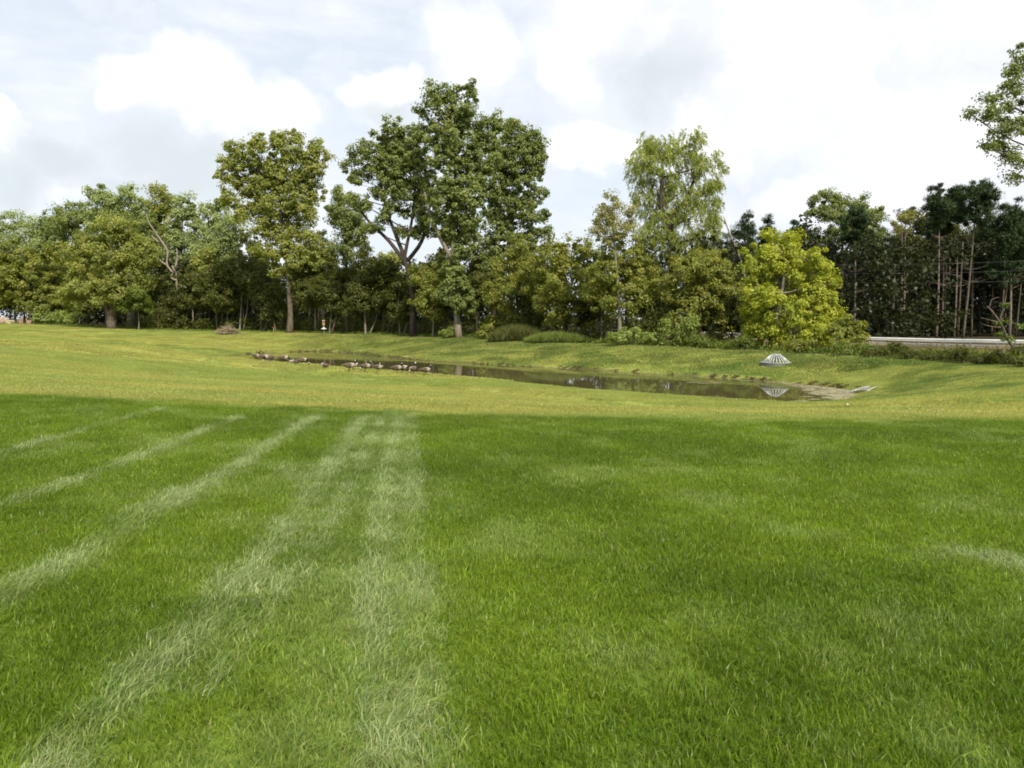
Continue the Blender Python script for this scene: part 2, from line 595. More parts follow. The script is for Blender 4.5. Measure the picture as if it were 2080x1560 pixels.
def hit(px, py):
    """where the photograph's ray meets the ground"""
    d = ray(px, py)
    P = np.array([0, 0, CZ]) + _ts[:, None] * d
    below = P[:, 2] < zfun(P[:, 0], P[:, 1])
    i = int(np.argmax(below)) if below.any() else len(_ts) - 1
    if P[i][1] > 126:                      # grazes the brow of the left lawn: stand it just before the trees
        x_ = d[0] / d[1] * 118.0
        return np.array([x_, 118.0, zat(x_, 118.0)])
    return P[i]


def gpos(px, Y):
    x = at_Y(px, 660, Y)[0]
    return np.array([x, Y, zat(x, Y)])


RAIL = np.array([(60, 44), (51, 53), (43, 62), (33.6, 72), (24.6, 84), (16.5, 95), (7.7, 105), (-4, 116), (-22, 129)], float)
RAILD = densify(RAIL, 1.0, False)


def line_dist(x, y, L):
    P = np.stack([np.ravel(x), np.ravel(y)], -1)
    out = np.empty(len(P))
    for ch in np.array_split(np.arange(len(P)), len(P) // 8000 + 1):
        out[ch] = np.sqrt(((P[ch][:, None] - L[None]) ** 2).sum(-1)).min(1)
    return out.reshape(np.shape(x))


def crest_side(x, y):
    """metres beyond the crest line (positive = on the wood's side)"""
    L = CREST[:, :2]
    order = np.argsort(L[:, 0])
    yl = np.interp(x, L[order, 0], L[order, 1])
    return (y - yl) * .72


# mower tracks, traced on the lawn
STRIPES = []
for pts, wd in [([(60, 1640), (160, 1515), (400, 1285), (527, 1140), (627, 1015), (740, 850)], .105), ([(-160, 1300), (107, 1165), (347, 1028), (500, 935), (645, 848)], .085),
                ([(-150, 1080), (0, 1028), (250, 945), (480, 852)], .07), ([(780, 1640), (765, 1300), (770, 1100), (787, 948), (812, 850)], .07), ([(420, 1400), (560, 1210), (667, 1065), (730, 940), (775, 850)], .05),
                ([(-100, 960), (120, 890), (330, 832)], .06), ([(870, 1620), (858, 1350), (842, 1100), (836, 900), (836, 850)], .05), ([(230, 1060), (420, 985), (560, 955), (640, 1000)], .05),
                ([(1960, 1130), (2100, 1160), (2250, 1210)], .14)]:
    STRIPES.append((densify(np.array([hit(a, b)[:2] for a, b in pts]), .1, False), wd))


LANE = densify(np.array([hit(q, r)[:2] for q, r in [(880, 1640), (862, 1350), (846, 1100), (840, 900), (838, 850)]]), .1, False)


def lawn_colour(x, y):
    """albedo of the living grass, from species, mowing and drought"""
    lush = np.array([.152, .236, .016])
    deep = np.array([.100, .170, .012])
    pale = np.array([.275, .350, .145])
    yellow = np.array([.335, .350, .098])
    straw = np.array([.410, .355, .100])
    n1 = fbm(x, y, .55, 4)[..., None]
    n2 = fbm(x + 50, y, 1.8, 3)[..., None]
    n3 = fbm(x * .35, y + 90, .22, 4)[..., None]
    c = deep + (lush - deep) * sstep(.3, .65, n1 * .6 + n2 * .4)
    s = np.zeros(np.shape(x))
    for L, wd in STRIPES:
        s = np.maximum(s, np.exp(-(line_dist(x, y, L) / wd) ** 2))
    s = s[..., None] * (.5 + .5 * sstep(.28, .58, n2))
    order = np.argsort(LANE[:, 1])
    lx = np.interp(y, LANE[order, 1], LANE[order, 0]) - x          # metres left of the last mower pass
    lane = (sstep(-.03, .06, lx) * sstep(1.1, .1, lx))[..., None] * .24
    s = np.maximum(s, lane)
    c = c + (pale - c) * np.clip(s * 1.1 + .28 * sstep(.5, .8, n2), 0, 1)
    # drier, closer-mown turf down the slope
    dry = sstep(12.2, 13.9, y + (n2[..., 0] - .5) * .9 + (n1[..., 0] - .5) * .8 - .3 * (x < -1.75))[..., None]
    g1 = np.array([.260, .320, .078])
    d1 = g1 + (yellow - g1) * sstep(.36, .62, n3 * .7 + n2 * .3)
    band = (np.exp(-((y - 16.5) / 3.2) ** 2) * sstep(.38, .6, fbm(x * .3, y, .4, 3)))[..., None]
    d1 = d1 + (straw - d1) * np.clip(band * .65, 0, 1)
    c = c + (d1 - c) * dry
    # the far bank: clover-rich, greener
    far = sstep(0, 3, y - (34 + (x + 2) * -0.9 + 8))[..., None] * sstep(-30, -12, x)[..., None]
    g2 = np.array([.118, .180, .036])
    bankc = g2 + (np.array([.315, .345, .095]) - g2) * sstep(.35, .65, n2 * .6 + n1 * .4)
    c = c + (bankc - c) * far
    # rough dry verge by the road
    rd = line_dist(x, y, RAILD)
    v = (sstep(9, 3, rd))[..., None]
    c = c + (np.array([.30, .245, .12]) - c) * v
    return c, s[..., 0]


# the ground sheet
def axis(a, b, step, lo, hi):
    core = np.arange(a, b + 1e-6, step)
    up, dn = [], []
    s, v_ = step, b
    while v_ < hi:
        s *= 1.16
        v_ += s
        up.append(v_)
    s, v_ = step, a
    while v_ > lo:
        s *= 1.16
        v_ -= s
        dn.append(v_)
    return np.concatenate([dn[::-1], core, up])


xs = axis(-34, 24, .35, -2500, 2500)
ys = axis(0, 84, .35, -600, 3000)
GX, GY = np.meshgrid(xs, ys)
GZ = zfun(GX, GY)
gcol, _ = lawn_colour(GX, GY)
gcol = gcol * np.array([.92, .90, .80])
dP = pond_dist(GX, GY).reshape(GX.shape)
mud = .75 * sstep(1.0, .1, dP)[..., None] * sstep(.3, .62, fbm(GX, GY, .5, 3))[..., None] * (GY > 33 + (GX + 2) * -.9)[..., None]
gcol = gcol + (np.array([.085, .058, .030]) - gcol) * mud
mud2 = sstep(.15, -.1, dP)[..., None]
gcol = gcol + (np.array([.07, .055, .03]) - gcol) * mud2
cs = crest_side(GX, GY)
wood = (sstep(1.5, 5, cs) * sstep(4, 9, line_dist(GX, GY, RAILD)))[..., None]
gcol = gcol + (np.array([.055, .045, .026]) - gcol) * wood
bare = [(600, 677.5, 2.2, .8), (290, 664, 3.0, .9), (150, 660.5, 3.2, .8)]
BARE = [(hit(a, b)[:2], c, d) for a, b, c, d in bare]
for bp_, rx_, ry_ in BARE:
    k = sstep(1.2, .8, np.hypot((GX - bp_[0]) / rx_, (GY - bp_[1]) / ry_))[..., None]
    gcol = gcol + (np.array([.40, .33, .21]) - gcol) * k
ny, nx = GX.shape
ii = np.arange(ny - 1)[:, None] * nx + np.arange(nx - 1)[None]
gq = np.stack([ii, ii + 1, ii + nx + 1, ii + nx], -1).reshape(-1, 4)
gc4 = np.concatenate([gcol.reshape(-1, 3), np.ones((nx * ny, 1))], 1).astype(np.float32)
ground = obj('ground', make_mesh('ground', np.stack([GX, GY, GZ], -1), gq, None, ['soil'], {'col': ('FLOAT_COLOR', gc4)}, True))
ground['kind'] = 'structure'

# pond surface: the shoreline, widened a little so that its rim lies under the bank
n_ = len(SH)
cen = SH.mean(0)
tanv = np.roll(SH, -1, 0) - np.roll(SH, 1, 0)
nrm = np.stack([tanv[:, 1], -tanv[:, 0]], -1)
nrm /= np.linalg.norm(nrm, axis=1)[:, None]
if (pond_dist(*(SH + nrm * .3).T) < 0).mean() > .5:
    nrm = -nrm
rim = SH + nrm * .12
import bmesh
bm = bmesh.new()
vs = [bm.verts.new((a, b, 0)) for a, b in rim]
f_ = bm.faces.new(vs)
bmesh.ops.triangulate(bm, faces=[f_])
me = bpy.data.meshes.new('pond_water')
for f_ in bm.faces:
    if f_.normal.z < 0:
        f_.normal_flip()
bm.to_mesh(me)
bm.free()
me.materials.append(MATS['water'])
pond = obj('pond_water', me)
pond['kind'] = 'structure'

# road behind the guard rail
tr = np.gradient(RAILD, axis=0)
tr /= np.linalg.norm(tr, axis=1)[:, None]
rn = np.stack([tr[:, 1], -tr[:, 0]], -1)          # to the right of the direction of travel


def strip(name, off0, off1, lift, mat):
    z = zfun(RAILD[:, 0], RAILD[:, 1])
    k = np.ones(9) / 9
    z = np.convolve(np.pad(z, 4, mode='edge'), k, 'valid')
    A = np.column_stack([RAILD + rn * off0, z + lift])
    B = np.column_stack([RAILD + rn * off1, z + lift])
    V = np.vstack([A, B])
    n = len(A)
    i = np.arange(n - 1)
    Q = np.stack([i, n + i, n + i + 1, i + 1], -1)
    return obj(name, make_mesh(name, V, Q, None, [mat], None, True)), z


rb, rz = strip('road_shoulder', -.6, 9.2, .06, 'gravel')
rb['kind'] = 'structure'
ra, _ = strip('road', .9, 8.0, .075, 'asphalt')
ra['kind'] = 'structure'
for o0, o1 in ((1.2, 1.35), (7.55, 7.7)):
    rl, _ = strip('road_edge_line', o0, o1, .080, 'roadpaint')
    rl['kind'] = 'structure'


# ------------------------------------------------------------------ leaves
def leaf_quads(P, N, L, W, T=None):
    """diamond leaves, slightly folded: centres P, normals N, length L, width W, optional axis T"""
    n = len(P)
    N = N / (np.linalg.norm(N, axis=1)[:, None] + 1e-9)
    if T is None:
        T = RNG.normal(size=(n, 3))
    u = T - (T * N).sum(1)[:, None] * N
    u /= np.linalg.norm(u, axis=1)[:, None] + 1e-9
    v = np.cross(N, u)
    L = np.broadcast_to(L, (n,))[:, None]
    W = np.broadcast_to(W, (n,))[:, None]
    fold = N * W * .25
    V = np.stack([P - u * L * .5, P - v * W * .5 + u * L * .08 + fold, P + u * L * .5, P + v * W * .5 + u * L * .08 + fold], 1).reshape(-1, 3)
    Q = np.arange(n * 4).reshape(-1, 4)
    return V, Q


def leaf_tris(P, N, L, W, T):
    """one small triangle per leaf spray, for foliage seen from afar"""
    n = len(P)
    N = N / (np.linalg.norm(N, axis=1)[:, None] + 1e-9)
    u = T - (T * N).sum(1)[:, None] * N
    u /= np.linalg.norm(u, axis=1)[:, None] + 1e-9
    v = np.cross(N, u)
    L = np.broadcast_to(L, (n,))[:, None]
    W = np.broadcast_to(W, (n,))[:, None]
    V = np.stack([P - u * L * .4 - v * W * .5, P - u * L * .4 + v * W * .5, P + u * L * .6], 1).reshape(-1, 3)
    return V, np.arange(n * 3).reshape(-1, 3)


def usphere(n):
    v = RNG.normal(size=(n, 3))
    return v / np.linalg.norm(v, axis=1)[:, None]


def crown_mesh(name, lobes, nleaf, size, mat, clump=.65, kind='broad', shell=.22, gap=0.0, aspect=.8, leaf_jit=.55):
    """lobes: (centre xyz, radii xyz) in world metres relative to the tree"""
    vol = np.array([(r[0] * r[1] * r[2]) ** (2 / 3.) for c, r in lobes])
    wts = vol / vol.sum()
    PP, NN, RR, TT, CC = [], [], [], [], []
    for (c, r), wt in zip(lobes, wts):
        c, r = np.asarray(c), np.asarray(r)
        nl = max(20, int(nleaf * wt))
        rc = clump * (.8 + .4 * random.random())
        ncl = max(4, int(3.6 * (r[0] * r[1] * r[2]) ** (2 / 3.) / rc ** 2))
        dirs = usphere(ncl)
        rad = shell + (1 - shell) * RNG.random(ncl) ** .55
        lump = .82 + .36 * RNG.random(ncl)
        cc = c + dirs * (rad * lump)[:, None] * r
        keep = RNG.random(ncl) > gap
        cc, dirs = cc[keep], dirs[keep]
        if not len(cc):
            continue
        CC.append(cc)
        which = RNG.integers(0, len(cc), nl)
        crnd = RNG.random(len(cc))
        crad = rc * (.6 + 1.15 * RNG.random(len(cc)) ** 1.5)
        g = usphere(nl) * (RNG.random(nl) ** .5)[:, None] * np.array([1, 1, .75])
        if kind == 'willow':
            nst = max(6, int(nl / 14))
            sw = RNG.integers(0, len(cc), nst)
            st = cc[sw] + usphere(nst) * (RNG.random(nst) ** .5 * rc)[:, None]
            ln = .25 + .7 * RNG.random(nst)
            outd = (st - c) * np.array([1, 1, 0])
            outd /= np.linalg.norm(outd, axis=1)[:, None] + 1e-6
            si = RNG.integers(0, nst, nl)
            s_ = RNG.random(nl)
            p = st[si] + outd[si] * (np.sin(s_ * 1.4) * .38)[:, None] * ln[si][:, None] + np.array([0, 0, -1.0]) * (s_ ** 1.5 * ln[si])[:, None] + RNG.normal(size=(nl, 3)) * .07
            T = np.array([0, 0, -1.0]) + outd[si] * .45 + RNG.normal(size=(nl, 3)) * .35
            N = RNG.normal(size=(nl, 3)) + outd[si] * .6 + np.array([0, 0, .35])
            rnd = np.clip(.55 * crnd[sw][si] + .45 * RNG.random(nl), 0, 1)
            PP.append(p); NN.append(N); TT.append(T); RR.append(rnd)
            continue
        if kind == 'pine':
            g = usphere(nl) * (RNG.random(nl) ** .6)[:, None] * np.array([1.1, 1.1, .8])
            p = cc[which] + g * crad[which][:, None]
            T = g + np.array([0, 0, .55]) + RNG.normal(size=(nl, 3)) * .4
            N = RNG.normal(size=(nl, 3)) + np.array([0, 0, .8])
            rnd = np.clip(.5 * crnd[which] + .5 * RNG.random(nl), 0, 1)
            PP.append(p); NN.append(N); TT.append(T); RR.append(rnd)
            continue
        p = cc[which] + g * crad[which][:, None]
        N = g * .8 + dirs[which] * .5 + np.array([0, 0, .55]) + RNG.normal(size=(nl, 3)) * leaf_jit
        T = RNG.normal(size=(nl, 3)) + np.array([0, 0, -.7])
        rnd = np.clip(.45 * crnd[which] + .55 * RNG.random(nl), 0, 1)
        PP.append(p); NN.append(N); TT.append(T); RR.append(rnd)
    P, N, T, rnd = np.vstack(PP), np.vstack(NN), np.vstack(TT), np.concatenate(RR)
    sz = size * (.65 + .7 * RNG.random(len(P)))
    V, Q = leaf_tris(P, N, sz, sz * min(1.0, aspect * 1.15), T)
    return make_mesh(name, V, None, Q, [mat], {'rnd': ('FLOAT', np.repeat(rnd, 3).astype(np.float32))}), CC


def bezier(a, b, sag, n=6):
    a, b = np.asarray(a, float), np.asarray(b, float)
    t_ = np.linspace(0, 1, n)[:, None]
    mid = (a + b) / 2 + np.asarray(sag)
    return (1 - t_) ** 2 * a + 2 * (1 - t_) * t_ * mid + t_ ** 2 * b


def tree(name, label, base, Y, lobes, trunk, r0, leaf='cottonwood_leaf', nleaf=16000, size=.24, bark='bark', clump=.65, kind='broad', shell=.22,
         gap=0.0, limbs=None, cat='tree', group=None, depth=1.0, aspect=.8, sides=9, twigs=.35, stems=None, limb_r=.45, rtop=.25):
    """base: photograph px of the foot (its distance Y comes from the ground it stands on); lobes and trunk are traced outlines
    (px, py, rx, ry[, dy in m]) given the tree's own distance"""
    b = gpos(base, Y)
    s = Y / F
    loc = Vector(b)
    root = thing(name, label, cat, loc, group=group)
    L = []
    for lb in lobes:
        px, py, rx, ry = lb[:4]
        c = at_Y(px, py, Y) - b
        dy = lb[4] if len(lb) > 4 else (random.random() - .5) * 1.1 * rx * s * depth
        c = c + np.array([0, dy, 0])
        L.append((c, (rx * s * 1.06, (rx * .55 + ry * .45) * s * depth, ry * s * 1.06)))
    tp = [np.zeros(3) + np.array([0, 0, -.25])] + [at_Y(px, py, Y) - b for px, py in trunk]
    tp = np.array(tp)
    tp = densify(tp, max(.5, np.linalg.norm(tp[-1] - tp[0]) / 14), False)
    k = np.linspace(0, 1, len(tp))
    tp[:, 1] += np.sin(k * 5) * .12
    rad = r0 * (1 - (1 - rtop) * k)
    rad[0] *= 1.35
    if len(rad) > 2:
        rad[1] *= 1.12
    mb = MB()
    mb.tube(tp, rad, sides, jitter=.06)
    for st in (stems or []):
        q = np.array([at_Y(px, py, Y) - b for px, py in st])
        q[:, 1] += (random.random() - .5) * 1.0
        q = densify(q, .6, False)
        mb.tube(q, r0 * np.linspace(.75, .25, len(q)), sides, jitter=.06)
    obj('trunk', mb.mesh('trunk', [bark], True), root)
    me, CC = crown_mesh('crown', L, int(nleaf * 1.9), size * .86, leaf, clump, kind, shell, gap, aspect)
    obj('crown', me, root)
    # limbs from the trunk to the middle of each lobe, twigs on to its clumps
    allc = np.vstack(CC) if CC else np.zeros((0, 3))
    for i, (c, r) in enumerate(L):
        d = np.linalg.norm(tp - c, axis=1) + np.maximum(0, tp[:, 2] - c[2] + .25 * np.linalg.norm(tp[:, :2] - c[:2], axis=1)) * 3
        j = int(np.argmin(d))
        if j >= len(tp) - 1:
            j = len(tp) - 2
        a = tp[j]
        m_ = MB()
        ln = np.linalg.norm(c - a)
        if ln < .3:
            c = c + np.array([.2, .1, .4])
            ln = .5
        path = bezier(a, c, np.array([0, 0, -.08 * ln]) + RNG.normal(size=3) * .05 * ln, 7)
        rl = max(.03, min(rad[j] * .6, limb_r * r0))
        m_.tube(path, np.linspace(rl, rl * .35, 7), 6, jitter=.05)
        own = allc[np.linalg.norm((allc - c) / np.array(r), axis=1) < 1.25] if len(allc) else allc
        sel = own[RNG.random(len(own)) < twigs][:11]
        for e in sel:
            f0 = path[random.randint(2, 6)]
            m_.tube(bezier(f0, e, RNG.normal(size=3) * .08 * np.linalg.norm(e - f0), 4), np.linspace(rl * .3, .012, 4), 4)
        obj('limb', m_.mesh('limb', [bark], True), root)
    return root

# ------------------------------------------------------------------ trees
tree('cottonwood_tree', 'round-crowned cottonwood with straight grey trunk, right of the brush pile', 587, 99,
     [(519, 284, 16, 16), (478, 303, 16, 18), (457, 335, 14, 20), (450, 360, 12, 16), (576, 284, 24, 18), (602, 278, 12, 14), (550, 300, 30, 24), (645, 300, 16, 16), (666, 318, 9, 15), (626, 318, 26, 26),
      (595, 315, 26, 26), (504, 318, 26, 26), (478, 345, 24, 28), (532, 345, 34, 30), (576, 345, 32, 30), (639, 345, 26, 26), (613, 362, 28, 28), (494, 377, 30, 26), (541, 378, 34, 28), (582, 380, 32, 28),
      (634, 382, 22, 28), (468, 404, 22, 22), (519, 410, 34, 26), (566, 413, 34, 28), (613, 416, 30, 28), (494, 437, 22, 22), (541, 441, 32, 26), (584, 446, 30, 28), (628, 440, 18, 24), (604, 470, 26, 24),
      (565, 474, 28, 22), (535, 470, 22, 20), (590, 500, 22, 22), (614, 505, 20, 20), (636, 490, 18, 24), (605, 535, 26, 20), (562, 520, 26, 22), (535, 505, 24, 20), (640, 530, 20, 20), (575, 550, 22, 16)],
     [(590, 640), (586, 580), (582, 520), (572, 440), (565, 360)], .40, 'cottonwood_light', 36000, .285, 'bark', .55, twigs=.15, limb_r=.3)
tree('cottonwood_tree', 'wide cottonwood with dark forking limbs, left of the tallest tree', 838, 88,
     [(789, 264, 14, 22), (808, 262, 14, 20), (770, 287, 18, 20), (745, 312, 26, 24), (714, 322, 12, 14), (698, 337, 9, 11), (790, 297, 28, 26), (820, 287, 26, 26), (846, 272, 18, 22), (855, 307, 24, 34),
      (833, 322, 30, 30), (795, 327, 34, 26), (761, 344, 30, 22), (730, 362, 26, 16), (824, 360, 34, 28), (790, 367, 30, 22), (862, 364, 24, 36), (764, 390, 22, 14), (840, 395, 30, 24), (802, 400, 24, 18),
      (870, 402, 22, 30), (846, 428, 20, 18), (820, 434, 14, 12), (865, 440, 18, 22), (745, 420, 16, 12), (720, 402, 16, 12), (778, 452, 20, 14), (815, 468, 18, 14), (852, 470, 18, 20), (748, 462, 16, 14), (880, 460, 18, 24), (800, 425, 20, 14)],
     [(838, 600), (826, 540), (822, 520), (838, 440), (845, 350)], .36, 'cottonwood_leaf', 23000, .27, 'bark_dark', .52, gap=.06, twigs=.15,
     stems=[[(824, 535), (790, 490), (745, 445), (715, 400)], [(824, 530), (800, 470), (782, 420), (770, 360)], [(826, 530), (855, 490), (868, 440), (880, 370)]], limb_r=.26)
tree('cottonwood_tree', 'tallest cottonwood in the middle, with leafy sprouts low on its pale trunk', 931, 82,
     [(878, 200, 16, 30), (904, 196, 13, 26), (924, 193, 11, 22), (955, 192, 14, 26), (912, 236, 38, 26), (853, 226, 11, 13), (893, 264, 40, 28), (945, 234, 26, 28), (930, 287, 42, 32), (980, 272, 20, 34),
      (1005, 252, 15, 26), (985, 312, 36, 36), (912, 322, 40, 36), (960, 352, 38, 36), (922, 378, 40, 30), (908, 404, 36, 30), (950, 404, 36, 34), (893, 442, 28, 24), (943, 444, 32, 30), (930, 474, 26, 24),
      (928, 520, 20, 22), (926, 555, 28, 24), (928, 590, 38, 26), (942, 618, 30, 22), (905, 600, 20, 20), (905, 470, 22, 24), (960, 470, 24, 26), (945, 505, 24, 20)],
     [(928, 640), (922, 570), (920, 510), (922, 420), (925, 330), (918, 230)], .38, 'cottonwood_leaf', 33000, .27, 'bark_pale', .5, gap=.04,
     stems=[[(921, 530), (900, 495), (875, 440), (862, 390)]], twigs=.15, limb_r=.26)
tree('cottonwood_tree', 'dense cottonwood filling the right flank of the tallest tree', 1003, 90,
     [(1040, 252, 18, 18), (1028, 287, 28, 34), (1058, 277, 24, 30), (1088, 282, 16, 20), (1098, 302, 11, 22), (1080, 322, 24, 36), (1050, 322, 32, 38), (1095, 337, 13, 24), (1028, 352, 34, 34),
      (1065, 362, 30, 28), (1006, 387, 30, 34), (1043, 397, 34, 28), (1102, 390, 15, 9), (1080, 407, 28, 22), (1028, 432, 34, 30), (1102, 440, 15, 13), (1065, 437, 30, 24), (1113, 466, 11, 15),
      (1080, 467, 24, 20), (1020, 472, 36, 28), (1050, 492, 30, 24), (995, 432, 22, 30), (1000, 500, 24, 26), (1000, 540, 30, 26), (1040, 530, 34, 26), (1075, 500, 22, 20)],
     [(1003, 600), (1002, 520), (1015, 430), (1030, 340)], .30, 'cottonwood_leaf', 26000, .27, 'bark_dark', .52, gap=.04, twigs=.15)
tree('cottonwood_tree', 'small dark cottonwood in the gap between the two broad cottonwoods', 700, 108,
     [(695, 405, 28, 26), (720, 430, 30, 36), (690, 450, 30, 36), (725, 480, 28, 36), (700, 505, 36, 28), (672, 420, 12, 16)],
     [(702, 590), (704, 520), (702, 440)], .34, 'cottonwood_leaf', 9000, .27, 'bark_dark', .8, gap=.1)
tree('willow_tree', 'tall willow with feathery drooping foliage and dark forked trunk', 1372, 83,
     [(1340, 288, 48, 26), (1402, 292, 30, 34), (1298, 330, 28, 30), (1345, 340, 52, 36), (1432, 335, 34, 34), (1312, 390, 34, 28), (1385, 390, 50, 34), (1440, 385, 24, 28),
      (1345, 440, 48, 32), (1410, 440, 46, 36), (1320, 480, 28, 26), (1385, 490, 55, 34), (1448, 460, 18, 28), (1345, 530, 46, 34), (1410, 530, 46, 34)],
     [(1370, 620), (1366, 540), (1360, 460), (1342, 420), (1345, 360), (1343, 300)], .50, 'willow_leaf', 38000, .34, 'bark_dark', .8, 'willow', .25,
     aspect=.22, stems=[[(1361, 465), (1372, 430), (1395, 405), (1415, 350)]], twigs=.2, limb_r=.3)
tree('ash_tree', 'slim see-through tree with thin bronze top, left of the willow', 1259, 66,
     [(1245, 420, 32, 26), (1225, 450, 22, 20), (1265, 455, 28, 22), (1205, 470, 16, 9), (1240, 480, 30, 20), (1280, 430, 14, 14), (1212, 428, 8, 8)],
     [(1259, 640), (1256, 590), (1250, 520), (1244, 460), (1245, 410)], .19, 'bronze_leaf', 3400, .17, 'bark_pale', .5, gap=.2, twigs=.7)
tree('boxelder_tree', 'leafy tree clothing the slim bronze-topped trunk, beside the pale culvert weeds', 1272, 67.5,
     [(1275, 515, 48, 40), (1240, 560, 42, 45), (1300, 560, 38, 45), (1265, 610, 48, 36), (1220, 600, 30, 40), (1305, 610, 30, 40)],
     [(1272, 630), (1274, 570), (1276, 520)], .16, 'boxelder_leaf', 15000, .19, 'bark', 0.54, shell=.42, gap=.2)
tree('boxelder_tree', 'bright yellow-green box elder standing behind the drain grate', 1598, 56,
     [(1588, 498, 48, 30), (1555, 535, 46, 36), (1630, 520, 45, 32), (1668, 570, 36, 45), (1600, 575, 70, 46), (1535, 580, 28, 40), (1650, 620, 48, 40), (1590, 630, 60, 40),
      (1685, 635, 26, 40), (1545, 640, 36, 40), (1620, 672, 60, 30), (1560, 680, 40, 24), (1665, 680, 40, 24)],
     [(1592, 680), (1575, 640), (1590, 580), (1592, 520)], .24, 'elder_yellow', 32000, .165, 'bark_pale', 0.50, shell=.42, gap=.2, stems=[[(1600, 705), (1625, 650), (1645, 590)]])
tree('boxelder_sapling', 'small box elder reaching out right of the bright yellow one', 1725, 50,
     [(1722, 660, 26, 22), (1745, 655, 14, 10), (1708, 680, 24, 20), (1738, 680, 18, 16)], [(1725, 690), (1724, 660)], .06, 'boxelder_leaf', 3200, .17, 'bark', 0.36, shell=.42, gap=.2)
tree('boxelder_tree', 'olive green box elder between the willow and the bright yellow one', 1420, 65,
     [(1395, 550, 48, 36), (1445, 545, 46, 34), (1370, 590, 42, 40), (1430, 600, 60, 42), (1475, 600, 34, 45), (1385, 640, 44, 34), (1450, 650, 46, 34), (1420, 520, 34, 22)],
     [(1420, 640), (1418, 590), (1416, 550)], .2, 'boxelder_leaf', 22000, .18, 'bark_dark', 0.50, shell=.42, gap=.2)
tree('boxelder_tree', 'broad olive-yellow tree right of the tallest cottonwood', 1150, 74,
     [(1165, 505, 40, 28), (1120, 530, 45, 36), (1195, 535, 38, 36), (1150, 570, 58, 42), (1100, 580, 36, 40), (1205, 590, 36, 44), (1130, 625, 52, 36), (1185, 635, 40, 30),
      (1075, 560, 24, 40)],
     [(1150, 640), (1148, 590), (1150, 530)], .2, 'boxelder_leaf', 22000, .20, 'bark_dark', 0.56, shell=.42, gap=.2, stems=[[(1140, 690), (1120, 640), (1105, 590)]])
tree('boxelder_tree', 'yellowish tree partly hidden below the dense right cottonwood', 1050, 80,
     [(1055, 510, 32, 30), (1035, 545, 38, 34), (1070, 560, 32, 34), (1045, 595, 42, 34), (1010, 590, 28, 34), (1060, 635, 40, 30), (1015, 640, 30, 30)],
     [(1052, 650), (1050, 600), (1048, 540)], .16, 'boxelder_leaf', 14000, .20, 'bark', 0.56, shell=.42, gap=.2)
tree('boxelder_tree', 'thin yellow-green tree just left of the tallest trunk', 878, 85,
     [(880, 545, 30, 26), (862, 575, 32, 30), (892, 590, 26, 34), (872, 620, 34, 26)], [(880, 650), (876, 600), (878, 550)], .11, 'boxelder_leaf', 9000, .20, 'bark_pale', 0.54, shell=.42, gap=.2)
tree('boxelder_tree', 'dense leafy yellow-green tree at the left edge, over the stone pile', 68, 122,
     [(40, 520, 40, 26), (88, 535, 40, 34), (12, 555, 34, 34), (60, 570, 48, 36), (108, 590, 28, 36), (25, 605, 36, 26), (75, 615, 46, 26), (-30, 560, 36, 40)],
     [(68, 625), (64, 580), (60, 540)], .55, 'boxelder_leaf', 24000, .30, 'bark_dark', 0.77, shell=.42, gap=.2)
tree('boxelder_tree', 'olive tree with stout twin trunk on the left lawn', 226, 112,
     [(225, 465, 50, 28), (180, 505, 42, 32), (262, 500, 42, 36), (215, 530, 60, 40), (165, 550, 36, 40), (270, 550, 32, 42), (200, 590, 60, 30), (245, 600, 40, 28), (160, 600, 34, 28),
      (300, 520, 26, 30)],
     [(228, 640), (236, 590), (240, 540), (235, 490)], .62, 'cottonwood_light', 27000, .28, 'bark', .85, stems=[[(222, 662), (218, 630), (205, 580)]])
tree('maple_sapling', 'small light green tree before a pale trunk on the left lawn', 281, 110,
     [(265, 595, 24, 20), (285, 605, 22, 20), (262, 620, 22, 14), (290, 625, 16, 12)], [(281, 640), (279, 610)], .09, 'weed_leaf', 5000, .25, 'bark_pale', .6)
tree('cottonwood_tree', 'pale flared trunk of a tall tree behind the small light green one', 265, 122,
     [(262, 470, 34, 34), (275, 500, 30, 30), (300, 470, 30, 36)], [(266, 630), (263, 580), (258, 520), (262, 480)], .6, 'cottonwood_leaf', 6000, .30, 'bark_pale', .9)
tree('dead_tree', 'broken dead tree with pale barkless limbs amid the left woods', 362, 116,
     [(372, 640, 22, 20), (350, 648, 20, 16)], [(366, 640), (360, 590), (358, 555), (352, 548)], .24, 'understory_leaf', 2200, .28, 'deadwood', .8,
     stems=[[(356, 556), (340, 540), (341, 510), (330, 492), (315, 470), (302, 450), (299, 435)], [(341, 540), (325, 530), (320, 522)], [(358, 552), (352, 540)], [(360, 570), (348, 564), (352, 556)],
            [(330, 492), (318, 490), (305, 478)], [(358, 545), (362, 520), (360, 505)]], rtop=.5)
